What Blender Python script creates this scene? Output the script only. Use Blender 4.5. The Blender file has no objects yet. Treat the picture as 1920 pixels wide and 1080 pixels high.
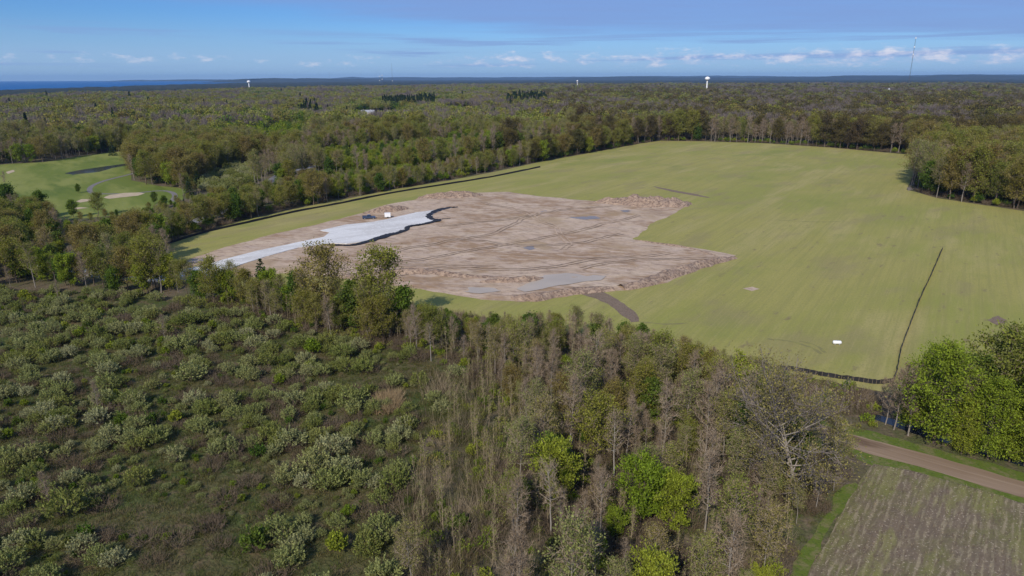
import bpy, math, random
import numpy as np
from mathutils import Matrix, Vector, geometry

S = bpy.context.scene
COL = S.collection
R = math.radians

# ------------------------------------------------------------------ camera
CAM_H = 60.0
HAZE_D = 3.2e-5
FPX = 1280.0                      # focal length in pixels of a 1920 wide frame
PITCH, ROLL = R(17.1), R(-0.2)
cam_d = bpy.data.cameras.new('camera')
cam_d.sensor_width = 36.0
cam_d.lens = 36.0 * FPX / 1920.0
cam_d.clip_start = 0.5
cam_d.clip_end = 120000.0
cam = bpy.data.objects.new('camera', cam_d)
CM = Matrix.Rotation(math.pi / 2 - PITCH, 4, 'X') @ Matrix.Rotation(ROLL, 4, 'Z')
cam.matrix_world = Matrix.Translation((0, 0, CAM_H)) @ CM
COL.objects.link(cam)
S.camera = cam
CMN = np.array(CM.to_3x3())

# ------------------------------------------------------------------ sun, sky, exposure
SUN_EL = 37.0
SHADOW_AZ = 22.0                  # shadows run away from the camera, a little to the right
sd = Vector((math.sin(R(SHADOW_AZ)) * math.cos(R(SUN_EL)), math.cos(R(SHADOW_AZ)) * math.cos(R(SUN_EL)), -math.sin(R(SUN_EL))))
sun_d = bpy.data.lights.new('sun', 'SUN')
sun_d.energy = 4.3
sun_d.angle = R(0.5)
sun_d.color = (1.0, 0.93, 0.82)
sun = bpy.data.objects.new('sun', sun_d)
sun.rotation_euler = sd.to_track_quat('-Z', 'Y').to_euler()
COL.objects.link(sun)

S.view_settings.view_transform = 'Standard'
S.view_settings.look = 'None'
S.view_settings.gamma = 1.0
S.view_settings.use_curve_mapping = False
S.view_settings.exposure = 0.0
S.render.engine = 'CYCLES'
S.cycles.max_bounces = 5
S.cycles.diffuse_bounces = 2
S.cycles.glossy_bounces = 2
S.cycles.transmission_bounces = 2
S.cycles.volume_bounces = 0
S.cycles.transparent_max_bounces = 8
S.cycles.caustics_reflective = False
S.cycles.caustics_refractive = False


class NT:
    """small helper to write node trees"""
    def __init__(self, tree):
        self.t = tree
        tree.nodes.clear()

    def n(self, typ, ins=None, **props):
        nd = self.t.nodes.new(typ)
        for k, v in props.items():
            setattr(nd, k, v)
        for k, v in (ins or {}).items():
            sock = nd.inputs[k]
            if isinstance(v, bpy.types.NodeSocket):
                self.t.links.new(v, sock)
            else:
                sock.default_value = v
        return nd

    def m(self, op, a, b=None, c=None, clamp=False):
        nd = self.t.nodes.new('ShaderNodeMath')
        nd.operation = op
        nd.use_clamp = clamp
        for i, v in enumerate((a, b, c)):
            if v is None:
                continue
            if isinstance(v, bpy.types.NodeSocket):
                self.t.links.new(v, nd.inputs[i])
            else:
                nd.inputs[i].default_value = v
        return nd.outputs[0]

    def mix(self, f, a, b, mode='MIX'):
        nd = self.t.nodes.new('ShaderNodeMix')
        nd.data_type = 'RGBA'
        nd.blend_type = mode
        for i, v in ((0, f), (6, a), (7, b)):
            if isinstance(v, bpy.types.NodeSocket):
                self.t.links.new(v, nd.inputs[i])
            else:
                nd.inputs[i].default_value = v if i == 0 else (tuple(v) + (1,))[:4]
        return nd.outputs[2]

    def smooth(self, v, a, b):
        nd = self.n('ShaderNodeMapRange', {0: v, 1: a, 2: b}, interpolation_type='SMOOTHSTEP')
        return nd.outputs[0]

    def noise(self, vec, scale, detail=3.0, rough=0.55, out='Fac', dist=0.0):
        nd = self.n('ShaderNodeTexNoise', {'Vector': vec, 'Scale': scale, 'Detail': detail, 'Roughness': rough, 'Distortion': dist})
        return nd.outputs['Fac' if out == 'Fac' else 'Color']

    def vec(self, x, y, z=0.0):
        return self.n('ShaderNodeCombineXYZ', {0: x, 1: y, 2: z}).outputs[0]


world = bpy.data.worlds.new('World')
S.world = world
world.use_nodes = True
w = NT(world.node_tree)
sky = w.n('ShaderNodeTexSky', sky_type='NISHITA', sun_disc=False, sun_elevation=R(SUN_EL),
          sun_rotation=R(180 + SHADOW_AZ), altitude=250.0, air_density=1.0, dust_density=0.15, ozone_density=3.0)
tc = w.n('ShaderNodeTexCoord')
sp = w.n('ShaderNodeSeparateXYZ', {0: tc.outputs['Generated']})
dx, dy, dz = sp.outputs
az = w.m('ARCTAN2', dx, dy)                     # radians, 0 straight ahead
el = w.m('ARCSINE', w.m('MAXIMUM', dz, 0.0))
zz = w.m('ADD', w.m('MAXIMUM', dz, 0.0), 0.012)
px = w.m('DIVIDE', dx, zz)
py = w.m('DIVIDE', dy, zz)
# clear air: deeper blue than the standard atmosphere (dry northern air)
base = w.mix(1.0, sky.outputs[0], (0.345, 0.61, 1.05), 'MULTIPLY')
# a high grey-blue deck whose far edge crosses the view
nA = w.noise(w.vec(w.m('MULTIPLY', px, 0.20), w.m('MULTIPLY', py, 0.34)), 1.0, 5.0, 0.6)
edge = w.m('SUBTRACT', w.m('ADD', 14.0, w.m('MULTIPLY', px, 1.25)), py)
edge2 = w.m('SUBTRACT', 15.2, py)
edge = w.m('MINIMUM', edge, edge2)
edge = w.m('ADD', edge, w.m('MULTIPLY', w.m('SUBTRACT', nA, 0.5), 9.0))
deck = w.smooth(edge, -1.5, 3.5)
nB = w.noise(w.vec(w.m('MULTIPLY', px, 0.5), w.m('MULTIPLY', py, 1.4)), 1.0, 4.0, 0.6)
deck = w.m('MULTIPLY', deck, w.m('ADD', 0.62, w.m('MULTIPLY', nB, 0.45)), clamp=True)
# thin streaks low down
sv = w.vec(w.m('MULTIPLY', az, 3.2), w.m('MULTIPLY', el, 95.0), 3.1)
st = w.smooth(w.noise(sv, 1.0, 4.0, 0.55, dist=0.3), 0.50, 0.66)
st = w.m('MULTIPLY', st, w.m('MULTIPLY', w.smooth(el, 0.010, 0.022), w.m('SUBTRACT', 1.0, w.smooth(el, 0.045, 0.075))))
# fair weather cumulus in a low band
cv = w.vec(w.m('MULTIPLY', az, 34.0), w.m('MULTIPLY', el, 92.0), 1.7)
cn = w.noise(cv, 1.0, 6.0, 0.62)
cbig = w.noise(w.vec(w.m('MULTIPLY', az, 4.0), 0.0, 8.3), 1.0, 1.0, 0.5)
band = w.m('MULTIPLY', w.smooth(el, 0.007, 0.019), w.m('SUBTRACT', 1.0, w.smooth(el, 0.024, 0.048)))
cth = w.m('ADD', w.m('MULTIPLY', band, 0.40), w.m('MULTIPLY', w.m('SUBTRACT', cbig, 0.5), 0.30))
cu = w.smooth(w.m('ADD', w.m('ADD', cn, cth), w.m('MULTIPLY', w.m('SINE', w.m('ADD', az, -0.2)), 0.16)), 0.78, 1.10)
cu = w.m('MULTIPLY', cu, w.smooth(band, 0.02, 0.25))
# pale veil of air low over the land
veil = w.m('MULTIPLY', w.m('SUBTRACT', 1.0, w.smooth(el, 0.012, 0.085)), w.m('ADD', 0.40, w.m('MULTIPLY', w.noise(w.vec(w.m('MULTIPLY', az, 2.0), w.m('MULTIPLY', el, 40.0), 5.5), 1.0, 3.0), 0.40)))
base = w.mix(veil, base, (3.6, 5.2, 7.9))
c1 = w.mix(w.m('MULTIPLY', deck, 0.95), base, (2.25, 3.5, 6.8))
c2 = w.mix(w.m('MULTIPLY', st, 0.75), c1, (2.35, 3.7, 6.9))
c3 = w.mix(w.m('MULTIPLY', cu, 0.78), c2, w.mix(w.smooth(cn, 0.40, 0.72), (3.8, 5.2, 8.0), (8.6, 8.3, 9.0)))
bg = w.n('ShaderNodeBackground', {0: c3, 1: 0.1})
w.n('ShaderNodeOutputWorld', {0: bg.outputs[0]})
world.cycles.sampling_method = 'MANUAL'
world.cycles.sample_map_resolution = 512


# ------------------------------------------------------------------ helpers: place
def G(u, v, z=0.0):
    """point at height z that the camera sees at photo pixel (u, v)"""
    d = CMN @ np.array([u - 960.0, 540.0 - v, -FPX])
    t = (z - CAM_H) / d[2]
    return float(d[0] * t), float(d[1] * t)


def GP(pts, z=0.0):
    return np.array([G(u, v, z) for u, v in pts])


def project(P):
    """photo pixels of world points (n,3)"""
    q = (np.asarray(P) - np.array([0, 0, CAM_H])) @ CMN
    dep = np.maximum(-q[:, 2], 0.01)
    return np.stack([960 + FPX * q[:, 0] / dep, 540 - FPX * q[:, 1] / dep, -q[:, 2]], 1)


def inside(P, poly):
    x, y = P[:, 0], P[:, 1]
    r = np.zeros(len(P), bool)
    j = len(poly) - 1
    for i in range(len(poly)):
        xi, yi = poly[i]
        xj, yj = poly[j]
        c = ((yi > y) != (yj > y)) & (x < (xj - xi) * (y - yi) / (yj - yi + 1e-12) + xi)
        r ^= c
        j = i
    return r


def line_dist(P, line):
    d = np.full(len(P), 1e9)
    for a, b in zip(line[:-1], line[1:]):
        ab = b - a
        t = np.clip(((P - a) @ ab) / (ab @ ab), 0, 1)
        d = np.minimum(d, np.linalg.norm(P - (a + t[:, None] * ab), axis=1))
    return d


_vn = np.random.RandomState(5).rand(256, 256)


def vnoise(x, y, s):
    """value noise, cell size s"""
    x = np.asarray(x) / s
    y = np.asarray(y) / s
    xi, yi = np.floor(x).astype(int), np.floor(y).astype(int)
    fx, fy = x - xi, y - yi
    fx, fy = fx * fx * (3 - 2 * fx), fy * fy * (3 - 2 * fy)
    g = lambda a, b: _vn[a % 256, b % 256]
    return (g(xi, yi) * (1 - fx) + g(xi + 1, yi) * fx) * (1 - fy) + (g(xi, yi + 1) * (1 - fx) + g(xi + 1, yi + 1) * fx) * fy


def fnoise(x, y, s, o=3):
    return sum(vnoise(x + 31 * k, y - 17 * k, s / 2 ** k) * 0.5 ** k for k in range(o)) / (2 - 0.5 ** (o - 1))


# ------------------------------------------------------------------ helpers: materials
def hexlin(r, g, b):
    f = lambda c: (c / 255 / 12.92) if c / 255 <= 0.04045 else ((c / 255 + 0.055) / 1.055) ** 2.4
    return (f(r), f(g), f(b))


def mat(name):
    m = bpy.data.materials.new(name)
    m.use_nodes = True
    return m, NT(m.node_tree)


def flat(name, col, rough=0.8, metal=0.0, var=0.12, scale=2.0, spec=0.3):
    m, t = mat(name)
    tc = t.n('ShaderNodeTexCoord')
    f = t.noise(tc.outputs['Object'], scale, 4.0)
    c = t.mix(f, tuple(c * (1 - var) for c in col), tuple(min(1, c * (1 + var)) for c in col))
    b = t.n('ShaderNodeBsdfPrincipled', {'Base Color': c, 'Roughness': rough, 'Metallic': metal, 'Specular IOR Level': spec})
    t.n('ShaderNodeOutputMaterial', {0: b.outputs[0]})
    return m


def leafmat(name, cols, vmin=0.55, vmax=1.35, transl=0.35):
    """foliage: hue drawn per plant, brightness per leaf"""
    m, t = mat(name)
    oi = t.n('ShaderNodeObjectInfo')
    ge = t.n('ShaderNodeNewGeometry')
    rp = t.n('ShaderNodeValToRGB', {0: oi.outputs['Random']})
    el = rp.color_ramp.elements
    while len(el) < len(cols):
        el.new(0.5)
    for i, c in enumerate(cols):
        el[i].position = i / max(1, len(cols) - 1)
        el[i].color = tuple(c) + (1,)
    k = t.m('ADD', vmin, t.m('MULTIPLY', ge.outputs['Random Per Island'], vmax - vmin))
    sc = t.n('ShaderNodeVectorMath', {0: rp.outputs[0]}, operation='SCALE')
    t.t.links.new(k, sc.inputs['Scale'])
    d = t.n('ShaderNodeBsdfDiffuse', {0: sc.outputs[0]})
    tr = t.n('ShaderNodeBsdfTranslucent', {0: sc.outputs[0]})
    mx = t.n('ShaderNodeMixShader', {0: transl, 1: d.outputs[0], 2: tr.outputs[0]})
    t.n('ShaderNodeOutputMaterial', {0: mx.outputs[0]})
    return m


def barkmat(name, cols, scale=3.0):
    m, t = mat(name)
    oi = t.n('ShaderNodeObjectInfo')
    tc = t.n('ShaderNodeTexCoord')
    f = t.noise(tc.outputs['Object'], scale, 3.0)
    a = t.mix(oi.outputs['Random'], cols[0], cols[1])
    c = t.mix(f, tuple(x * 0.6 for x in cols[0]), a)
    d = t.n('ShaderNodeBsdfDiffuse', {0: c})
    t.n('ShaderNodeOutputMaterial', {0: d.outputs[0]})
    return m


# ------------------------------------------------------------------ helpers: objects
def tag(o, label=None, cat=None, group=None, kind=None):
    if label: o['label'] = label
    if cat: o['category'] = cat
    if group: o['group'] = group
    if kind: o['kind'] = kind
    return o


def link(name, me, parent=None, loc=None):
    o = bpy.data.objects.new(name, me)
    COL.objects.link(o)
    if loc is not None: o.location = loc
    if parent is not None: o.parent = parent
    return o


class MB:
    def __init__(self):
        self.v, self.f, self.mi, self.n = [], [], [], 0

    def add(self, verts, faces, mi=0):
        verts = np.asarray(verts, float).reshape(-1, 3)
        self.v.append(verts)
        self.f += [tuple(int(i) + self.n for i in f) for f in faces]
        self.mi += [mi] * len(faces)
        self.n += len(verts)

    def many(self, verts, k, mi=0):
        """(N,k,3) separate k-gons"""
        N = len(verts)
        self.v.append(verts.reshape(-1, 3))
        idx = np.arange(N * k).reshape(N, k) + self.n
        self.f += idx.tolist()
        self.mi += [mi] * N
        self.n += N * k

    def box(self, c, s, mi=0, rz=0.0):
        x, y, z = s[0] / 2, s[1] / 2, s[2] / 2
        V = np.array([[a, b, d] for a in (-x, x) for b in (-y, y) for d in (-z, z)])
        cs, sn = math.cos(rz), math.sin(rz)
        V = V @ np.array([[cs, sn, 0], [-sn, cs, 0], [0, 0, 1]]) + np.array(c)
        self.add(V, [(0, 1, 3, 2), (4, 6, 7, 5), (0, 4, 5, 1), (2, 3, 7, 6), (0, 2, 6, 4), (1, 5, 7, 3)], mi)

    def tube(self, pts, rad, n=5, mi=0, cap=False):
        pts = np.asarray(pts, float)
        V, F = [], []
        for i, p in enumerate(pts):
            d = pts[min(i + 1, len(pts) - 1)] - pts[max(i - 1, 0)]
            d = d / (np.linalg.norm(d) + 1e-9)
            a = np.cross(d, (0.3, 0.9, 0.1) if abs(d[2]) > 0.8 else (0, 0, 1))
            a /= np.linalg.norm(a) + 1e-9
            b = np.cross(d, a)
            for k in range(n):
                t = 2 * math.pi * k / n
                V.append(p + rad[i] * (a * math.cos(t) + b * math.sin(t)))
        for i in range(len(pts) - 1):
            for k in range(n):
                F.append((i * n + k, i * n + (k + 1) % n, (i + 1) * n + (k + 1) % n, (i + 1) * n + k))
        if cap:
            F.append(tuple(range(n))[::-1])
            F.append(tuple((len(pts) - 1) * n + k for k in range(n)))
        self.add(V, F, mi)

    def lathe(self, prof, n=20, c=(0, 0, 0), mi=0):
        V, F = [], []
        for r, z in prof:
            for k in range(n):
                t = 2 * math.pi * k / n
                V.append((c[0] + r * math.cos(t), c[1] + r * math.sin(t), c[2] + z))
        for i in range(len(prof) - 1):
            for k in range(n):
                F.append((i * n + k, i * n + (k + 1) % n, (i + 1) * n + (k + 1) % n, (i + 1) * n + k))
        self.add(V, F, mi)

    def mesh(self, name, mats, smooth=False):
        me = bpy.data.meshes.new(name)
        V = np.concatenate(self.v) if self.v else np.zeros((0, 3))
        me.from_pydata(V.tolist(), [], self.f)
        for m in mats: me.materials.append(m)
        if len(mats) > 1: me.polygons.foreach_set('material_index', np.array(self.mi, dtype=np.int32))
        if smooth: me.polygons.foreach_set('use_smooth', np.ones(len(self.f), bool))
        me.update()
        return me


def ragged(poly, step, amp, seed=0, scale=8.0):
    """outline with extra points and an uneven edge (ground coordinates)"""
    out = []
    n = len(poly)
    for i in range(n):
        a, b = np.array(poly[i]), np.array(poly[(i + 1) % n])
        L = np.linalg.norm(b - a)
        k = max(1, int(L / step))
        nrm = np.array([-(b - a)[1], (b - a)[0]]) / (L + 1e-9)
        for j in range(k):
            p = a + (b - a) * j / k
            d = (fnoise(p[0] + seed * 13.7, p[1] - seed * 7.1, scale) - 0.5) * 2 * amp
            out.append(p + nrm * d)
    return np.array(out)


def sheet(name, poly, z, material, kind='structure', relief=None, cell=None):
    """flat ground sheet from an outline; with cell: a triangulated grid with relief(x, y) heights"""
    V = [(x, y, z) for x, y in poly]
    mb = MB()
    if cell is None:
        tris = geometry.tessellate_polygon([[Vector(p) for p in V]])
        mb.add(V, tris)
    else:
        x0, y0 = poly.min(0); x1, y1 = poly.max(0)
        xs, ys = np.arange(x0, x1, cell), np.arange(y0, y1, cell)
        X, Y = np.meshgrid(xs, ys, indexing='ij')
        P = np.stack([X.ravel(), Y.ravel()], 1)
        ins = inside(P, poly)
        ed = line_dist(P[ins], np.vstack([poly, poly[:1]]))
        keep = np.zeros(len(P), bool)
        keep[np.where(ins)[0][ed > cell * 0.5]] = True
        pts = [Vector(p) for p in poly] + [Vector(p) for p in P[keep]]
        edges = [(i, (i + 1) % len(poly)) for i in range(len(poly))]
        v2, _, f2, *_ = geometry.delaunay_2d_cdt(pts, edges, [list(range(len(poly)))], 1, 1e-4)
        A = np.array([(p.x, p.y) for p in v2])
        h = relief(A[:, 0], A[:, 1]) * np.clip(line_dist(A, np.vstack([poly, poly[:1]])) / (2 * cell), 0, 1)
        mb.add(np.column_stack([A, z + h]), [tuple(f) for f in f2])
    me = mb.mesh(name, [material], smooth=cell is not None)
    # make sure it faces up
    if len(me.polygons) and me.polygons[0].normal.z < 0: me.flip_normals()
    o = link(name, me)
    if kind: o['kind'] = kind
    return o


def ribbon_poly(line, w):
    """outline of a way of width w (scalar or per point) along a centre line"""
    line = np.asarray(line, float)
    w = np.broadcast_to(np.asarray(w, float), (len(line),))
    d = np.gradient(line, axis=0)
    d /= np.linalg.norm(d, axis=1)[:, None] + 1e-9
    nrm = np.stack([-d[:, 1], d[:, 0]], 1)
    return np.vstack([line + nrm * w[:, None] / 2, (line - nrm * w[:, None] / 2)[::-1]])


def curve(pts, k=8):
    """Catmull-Rom through points"""
    p = np.asarray(pts, float)
    p = np.vstack([2 * p[0] - p[1], p, 2 * p[-1] - p[-2]])
    out = []
    for i in range(1, len(p) - 2):
        for j in range(k):
            t = j / k
            a, b, c, d = p[i - 1], p[i], p[i + 1], p[i + 2]
            out.append(0.5 * (2 * b + (c - a) * t + (2 * a - 5 * b + 4 * c - d) * t * t + (3 * b - a - 3 * c + d) * t ** 3))
    out.append(p[-2])
    return np.array(out)


# ================================================================== THE LAND
FIELD_PX = [(300, 462), (380, 434), (480, 408), (560, 390), (640, 375), (740, 355), (840, 339), (930, 322), (1012, 304), (1110, 286), (1185, 272), (1236, 264),
            (1320, 265), (1440, 269), (1560, 277), (1715, 291), (1760, 300), (1712, 330), (1700, 356), (1760, 372), (1840, 384), (1920, 396), (2080, 420),
            (2300, 640), (2150, 830), (1920, 800), (1780, 765), (1690, 742), (1560, 716), (1440, 692), (1330, 668), (1180, 642), (1010, 612), (860, 588), (700, 566), (560, 560),
            (440, 562), (370, 540), (330, 512)]
PAD_PX = [(330, 494), (420, 464), (520, 438), (600, 420), (660, 405), (720, 385), (780, 374), (800, 364), (860, 362), (955, 360), (1010, 368), (1110, 377), (1290, 384), (1266, 400),
          (1222, 420), (1186, 449), (1260, 458), (1380, 479), (1366, 488), (1330, 497), (1250, 530), (1180, 544), (1150, 545), (1110, 549), (1060, 556), (980, 566), (900, 562),
          (800, 545), (720, 532), (640, 522), (540, 512), (470, 520), (410, 512), (350, 524)]
GRAVEL_PX = [(40, 484), (150, 503), (210, 516), (340, 510), (420, 489), (480, 473), (560, 456), (607, 446), (618, 438), (600, 434), (650, 423), (700, 418), (720, 414), (780, 400), (848, 391),
             (826, 396), (808, 404), (812, 411), (818, 414), (790, 422), (763, 426), (762, 431), (735, 440), (705, 447), (680, 455), (650, 459), (620, 458), (560, 466), (500, 483),
             (440, 502), (380, 524), (345, 529), (280, 529), (205, 524), (140, 514), (40, 494)]
STUB_PX = [(1612, 902), (1640, 872), (1700, 882), (1760, 896), (1920, 944), (2080, 986), (2060, 1230), (1424, 1230), (1520, 1072), (1570, 972)]
GSTRIP_PX = [(1380, 1250), (1486, 1072), (1536, 985), (1572, 920), (1604, 905), (1610, 912), (1566, 978), (1512, 1080), (1420, 1250)]
GOLF_PX = [(-400, 350), (-150, 325), (0, 309), (80, 304), (145, 294), (200, 287), (245, 283), (262, 282), (246, 310), (246, 338), (300, 349), (345, 354), (342, 374), (300, 388), (240, 402),
           (170, 408), (110, 414), (60, 396), (0, 388), (-200, 410)]
GOLF2_PX = [(385, 272), (430, 264), (488, 261), (495, 266), (470, 275), (400, 281)]
MEADOW_PX = [(-500, 560), (-100, 545), (80, 545), (250, 552), (360, 566), (520, 606), (640, 640), (760, 660), (880, 700), (860, 760), (800, 830), (770, 930), (750, 1080), (700, 1500), (-900, 1500)]
WOOD_PX = [(360, 566), (470, 550), (560, 566), (700, 572), (860, 594), (1010, 618), (1180, 650), (1330, 676), (1440, 700), (1560, 724), (1640, 745), (1640, 800), (1590, 860), (1560, 930), (1500, 1030),
           (1440, 1120), (1330, 1300), (740, 1300), (750, 1080), (770, 930), (800, 830), (860, 760), (880, 700), (760, 660), (640, 640), (520, 606)]
THICKET_PX = [(800, 700), (900, 690), (965, 760), (975, 900), (950, 1080), (900, 1250), (800, 1250), (760, 1080), (770, 930), (790, 820)]
CLEAR_PX = [(1035, 700), (1055, 688), (1085, 690), (1112, 686), (1128, 704), (1108, 722), (1085, 734), (1060, 736), (1042, 722)]

FIELD, PAD, GRAVEL, STUB, GSTRIP, GOLF, GOLF2, MEADOW, WOOD, THICKET, CLEAR = [GP(p) for p in
    (FIELD_PX, PAD_PX, GRAVEL_PX, STUB_PX, GSTRIP_PX, GOLF_PX, GOLF2_PX, MEADOW_PX, WOOD_PX, THICKET_PX, CLEAR_PX)]

# the dirt road along the right: it goes on behind the big tree
ROAD_C = curve(GP([(1520, 804), (1560, 816), (1632, 838), (1750, 869), (1920, 919), (2250, 1010)]), 6)
DITCH_C = curve(GP([(1640, 796), (1760, 838), (1920, 886), (2150, 950)]), 6)
HEDGE_ROAD = curve(GP([(640, 300), (580, 314), (540, 323), (516, 334), (506, 350), (470, 376), (400, 402), (330, 428), (260, 450), (180, 470), (90, 480)]), 6)
CART_C = curve(GP([(262, 322), (240, 328), (200, 338), (176, 347), (168, 356), (180, 363), (240, 363), (300, 358), (322, 361), (328, 368), (322, 378)]), 6)


# ------------------------------------------------------------------ ground materials
def ground_mat(name, layers, rough=0.95, bump=0.0, bscale=1.0):
    """layers: [(scale, stretch(x,y), angle, lo, hi, colour)], first entry is the base colour"""
    m, t = mat(name)
    tc = t.n('ShaderNodeTexCoord')
    c = None
    for i, L in enumerate(layers):
        if i == 0:
            c = tuple(L) + (1,)
            rgb = t.n('ShaderNodeRGB'); rgb.outputs[0].default_value = c
            c = rgb.outputs[0]
            continue
        scale, stretch, ang, lo, hi, col = L[:6]
        mp = t.n('ShaderNodeMapping', {'Vector': tc.outputs['Object'], 'Rotation': (0, 0, R(ang)), 'Location': (i * 17.3, i * 9.1, 0)})
        mp2 = t.n('ShaderNodeMapping', {'Vector': mp.outputs[0], 'Scale': (stretch[0], stretch[1], 1)})
        f = t.smooth(t.noise(mp2.outputs[0], scale, 4.0, 0.6), lo, hi)
        c = t.mix(t.m('MULTIPLY', f, L[6] if len(L) > 6 else 1.0), c, col)
    b = t.n('ShaderNodeBsdfPrincipled', {'Base Color': c, 'Roughness': rough, 'Specular IOR Level': 0.1})
    if bump:
        bn = t.n('ShaderNodeBump', {'Height': t.noise(tc.outputs['Object'], bscale, 5.0, 0.65), 'Distance': bump, 'Strength': 1.0})
        t.t.links.new(bn.outputs[0], b.inputs['Normal'])
    t.n('ShaderNodeOutputMaterial', {0: b.outputs[0]})
    return m


_a, _b = G(1632, 838), G(1920, 919)
RD = -math.degrees(math.atan2(_b[1] - _a[1], _b[0] - _a[0]))
_a, _b = G(1520, 1072), G(1590, 930)
ROW_DEG = -math.degrees(math.atan2(_b[1] - _a[1], _b[0] - _a[0]))
M_FLOOR = ground_mat('forest_floor', [(0.125, 0.098, 0.06), (0.05, (1, 1), 0, 0.42, 0.62, (0.085, 0.095, 0.034)), (0.35, (1, 1), 0, 0.45, 0.7, (0.17, 0.13, 0.085)), (2.0, (1, 1), 0, 0.45, 0.7, (0.05, 0.04, 0.028), 0.7)], bump=0.25, bscale=1.2)
M_MEADOW = ground_mat('rough_meadow', [(0.098, 0.088, 0.036), (0.06, (1, 1), 0, 0.42, 0.58, (0.062, 0.082, 0.022)), (0.3, (1, 1.4), 35, 0.48, 0.64, (0.135, 0.095, 0.055), 0.8), (1.2, (1, 1.8), 50, 0.46, 0.66, (0.045, 0.05, 0.018), 0.8), (2.5, (1, 1), 0, 0.52, 0.68, (0.15, 0.14, 0.06), 0.6)], bump=0.4, bscale=1.6)
M_FIELD = ground_mat('sown_field', [(0.30, 0.27, 0.082), (0.011, (1, 1.6), -30, 0.42, 0.62, (0.245, 0.248, 0.062)), (0.03, (0.35, 1.8), -56, 0.48, 0.66, (0.335, 0.29, 0.11)),
                                    (0.14, (0.14, 2.0), -56, 0.47, 0.66, (0.24, 0.228, 0.070), 0.5), (0.5, (0.03, 1.6), -57, 0.47, 0.62, (0.235, 0.215, 0.072), 0.45), (0.045, (0.5, 1.3), -48, 0.52, 0.66, (0.24, 0.20, 0.095), 0.55),
                                    (0.018, (1.2, 0.8), 50, 0.56, 0.68, (0.195, 0.212, 0.055), 0.7), (0.25, (0.5, 1.2), -56, 0.60, 0.74, (0.185, 0.14, 0.08), 0.8), (1.2, (0.05, 1.4), -57, 0.50, 0.66, (0.33, 0.29, 0.11), 0.35), (1.5, (0.6, 1.2), -56, 0.45, 0.7, (0.21, 0.20, 0.06), 0.5)], bump=0.1, bscale=2.0)
M_EARTH = ground_mat('bare_earth', [(0.455, 0.34, 0.24), (0.03, (1, 1.3), 10, 0.44, 0.56, (0.31, 0.205, 0.12)), (0.06, (0.7, 1.2), 15, 0.50, 0.62, (0.50, 0.385, 0.275)), (0.035, (0.8, 1.6), 30, 0.58, 0.68, (0.25, 0.175, 0.12), 0.55),
                                    (0.25, (0.6, 1.5), 12, 0.44, 0.62, (0.49, 0.375, 0.29), 0.7), (0.45, (0.6, 1.6), 18, 0.50, 0.64, (0.22, 0.15, 0.105), 0.6), (1.2, (0.4, 1.8), -20, 0.52, 0.68, (0.28, 0.205, 0.155), 0.6), (0.02, (1, 1), 0, 0.56, 0.66, (0.33, 0.235, 0.135), 0.7)], bump=0.2, bscale=1.3)
M_MOUND = ground_mat('piled_soil', [(0.29, 0.205, 0.15), (0.5, (1, 1), 0, 0.42, 0.62, (0.39, 0.285, 0.205)), (1.1, (1, 1), 0, 0.46, 0.62, (0.15, 0.105, 0.08), 0.85)], bump=0.6, bscale=1.0)
M_DARKSOIL = ground_mat('dark_topsoil', [(0.19, 0.14, 0.10), (0.5, (0.4, 1.5), 30, 0.42, 0.66, (0.21, 0.155, 0.11)), (2.0, (1, 1), 0, 0.5, 0.7, (0.10, 0.07, 0.05))], bump=0.15, bscale=2.0)
M_RUT = ground_mat('damp_rut', [(0.34, 0.245, 0.17), (0.2, (1, 1), 0, 0.40, 0.52, (0.45, 0.335, 0.24))])
M_TRACK = ground_mat('pressed_track', [(0.20, 0.18, 0.075), (0.6, (1, 1), 0, 0.45, 0.62, (0.235, 0.22, 0.072))])
M_GRAVEL = ground_mat('crushed_stone', [(0.62, 0.605, 0.575), (0.06, (0.5, 1.5), -30, 0.42, 0.62, (0.52, 0.50, 0.47)), (0.8, (1, 1), 0, 0.5, 0.72, (0.68, 0.665, 0.64)), (0.35, (0.08, 1.6), -40, 0.54, 0.68, (0.43, 0.41, 0.385), 0.7), (0.12, (1, 1), 0, 0.62, 0.72, (0.40, 0.35, 0.29), 0.6)], bump=0.08, bscale=5.0)
M_ROAD = ground_mat('dirt_road', [(0.215, 0.148, 0.095), (0.10, (0.2, 1.6), RD, 0.46, 0.66, (0.26, 0.185, 0.125)), (0.5, (0.06, 2.0), RD, 0.48, 0.66, (0.30, 0.22, 0.15), 0.8), (0.12, (0.4, 1.6), RD, 0.56, 0.68, (0.10, 0.062, 0.038), 0.9)], bump=0.03, bscale=4.0)
M_ASPH = ground_mat('old_asphalt', [(0.17, 0.165, 0.165), (0.4, (1, 1), 0, 0.45, 0.7, (0.21, 0.20, 0.20))])
M_PATH = ground_mat('cart_path_asphalt', [(0.17, 0.155, 0.145), (0.4, (1, 1), 0, 0.45, 0.7, (0.21, 0.19, 0.18))])
M_STUB, t_ = mat('stubble_soil')
_tc = t_.n('ShaderNodeTexCoord')
_mp = t_.n('ShaderNodeMapping', {'Vector': _tc.outputs['Object'], 'Rotation': (0, 0, R(ROW_DEG))})
_sp = t_.n('ShaderNodeSeparateXYZ', {0: _mp.outputs[0]})
_st = t_.n('ShaderNodeMapping', {'Vector': _mp.outputs[0], 'Scale': (0.35, 1.6, 1)})
_n1 = t_.noise(_st.outputs[0], 1.0, 4.0, 0.6)
_ph = t_.m('ADD', t_.m('MULTIPLY', _sp.outputs[1], 2 * math.pi / 0.85), t_.m('MULTIPLY', t_.noise(_mp.outputs[0], 0.25, 3.0), 7.0))
_rw = t_.m('ADD', t_.m('MULTIPLY', t_.m('SINE', _ph), 0.11), _n1)
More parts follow.
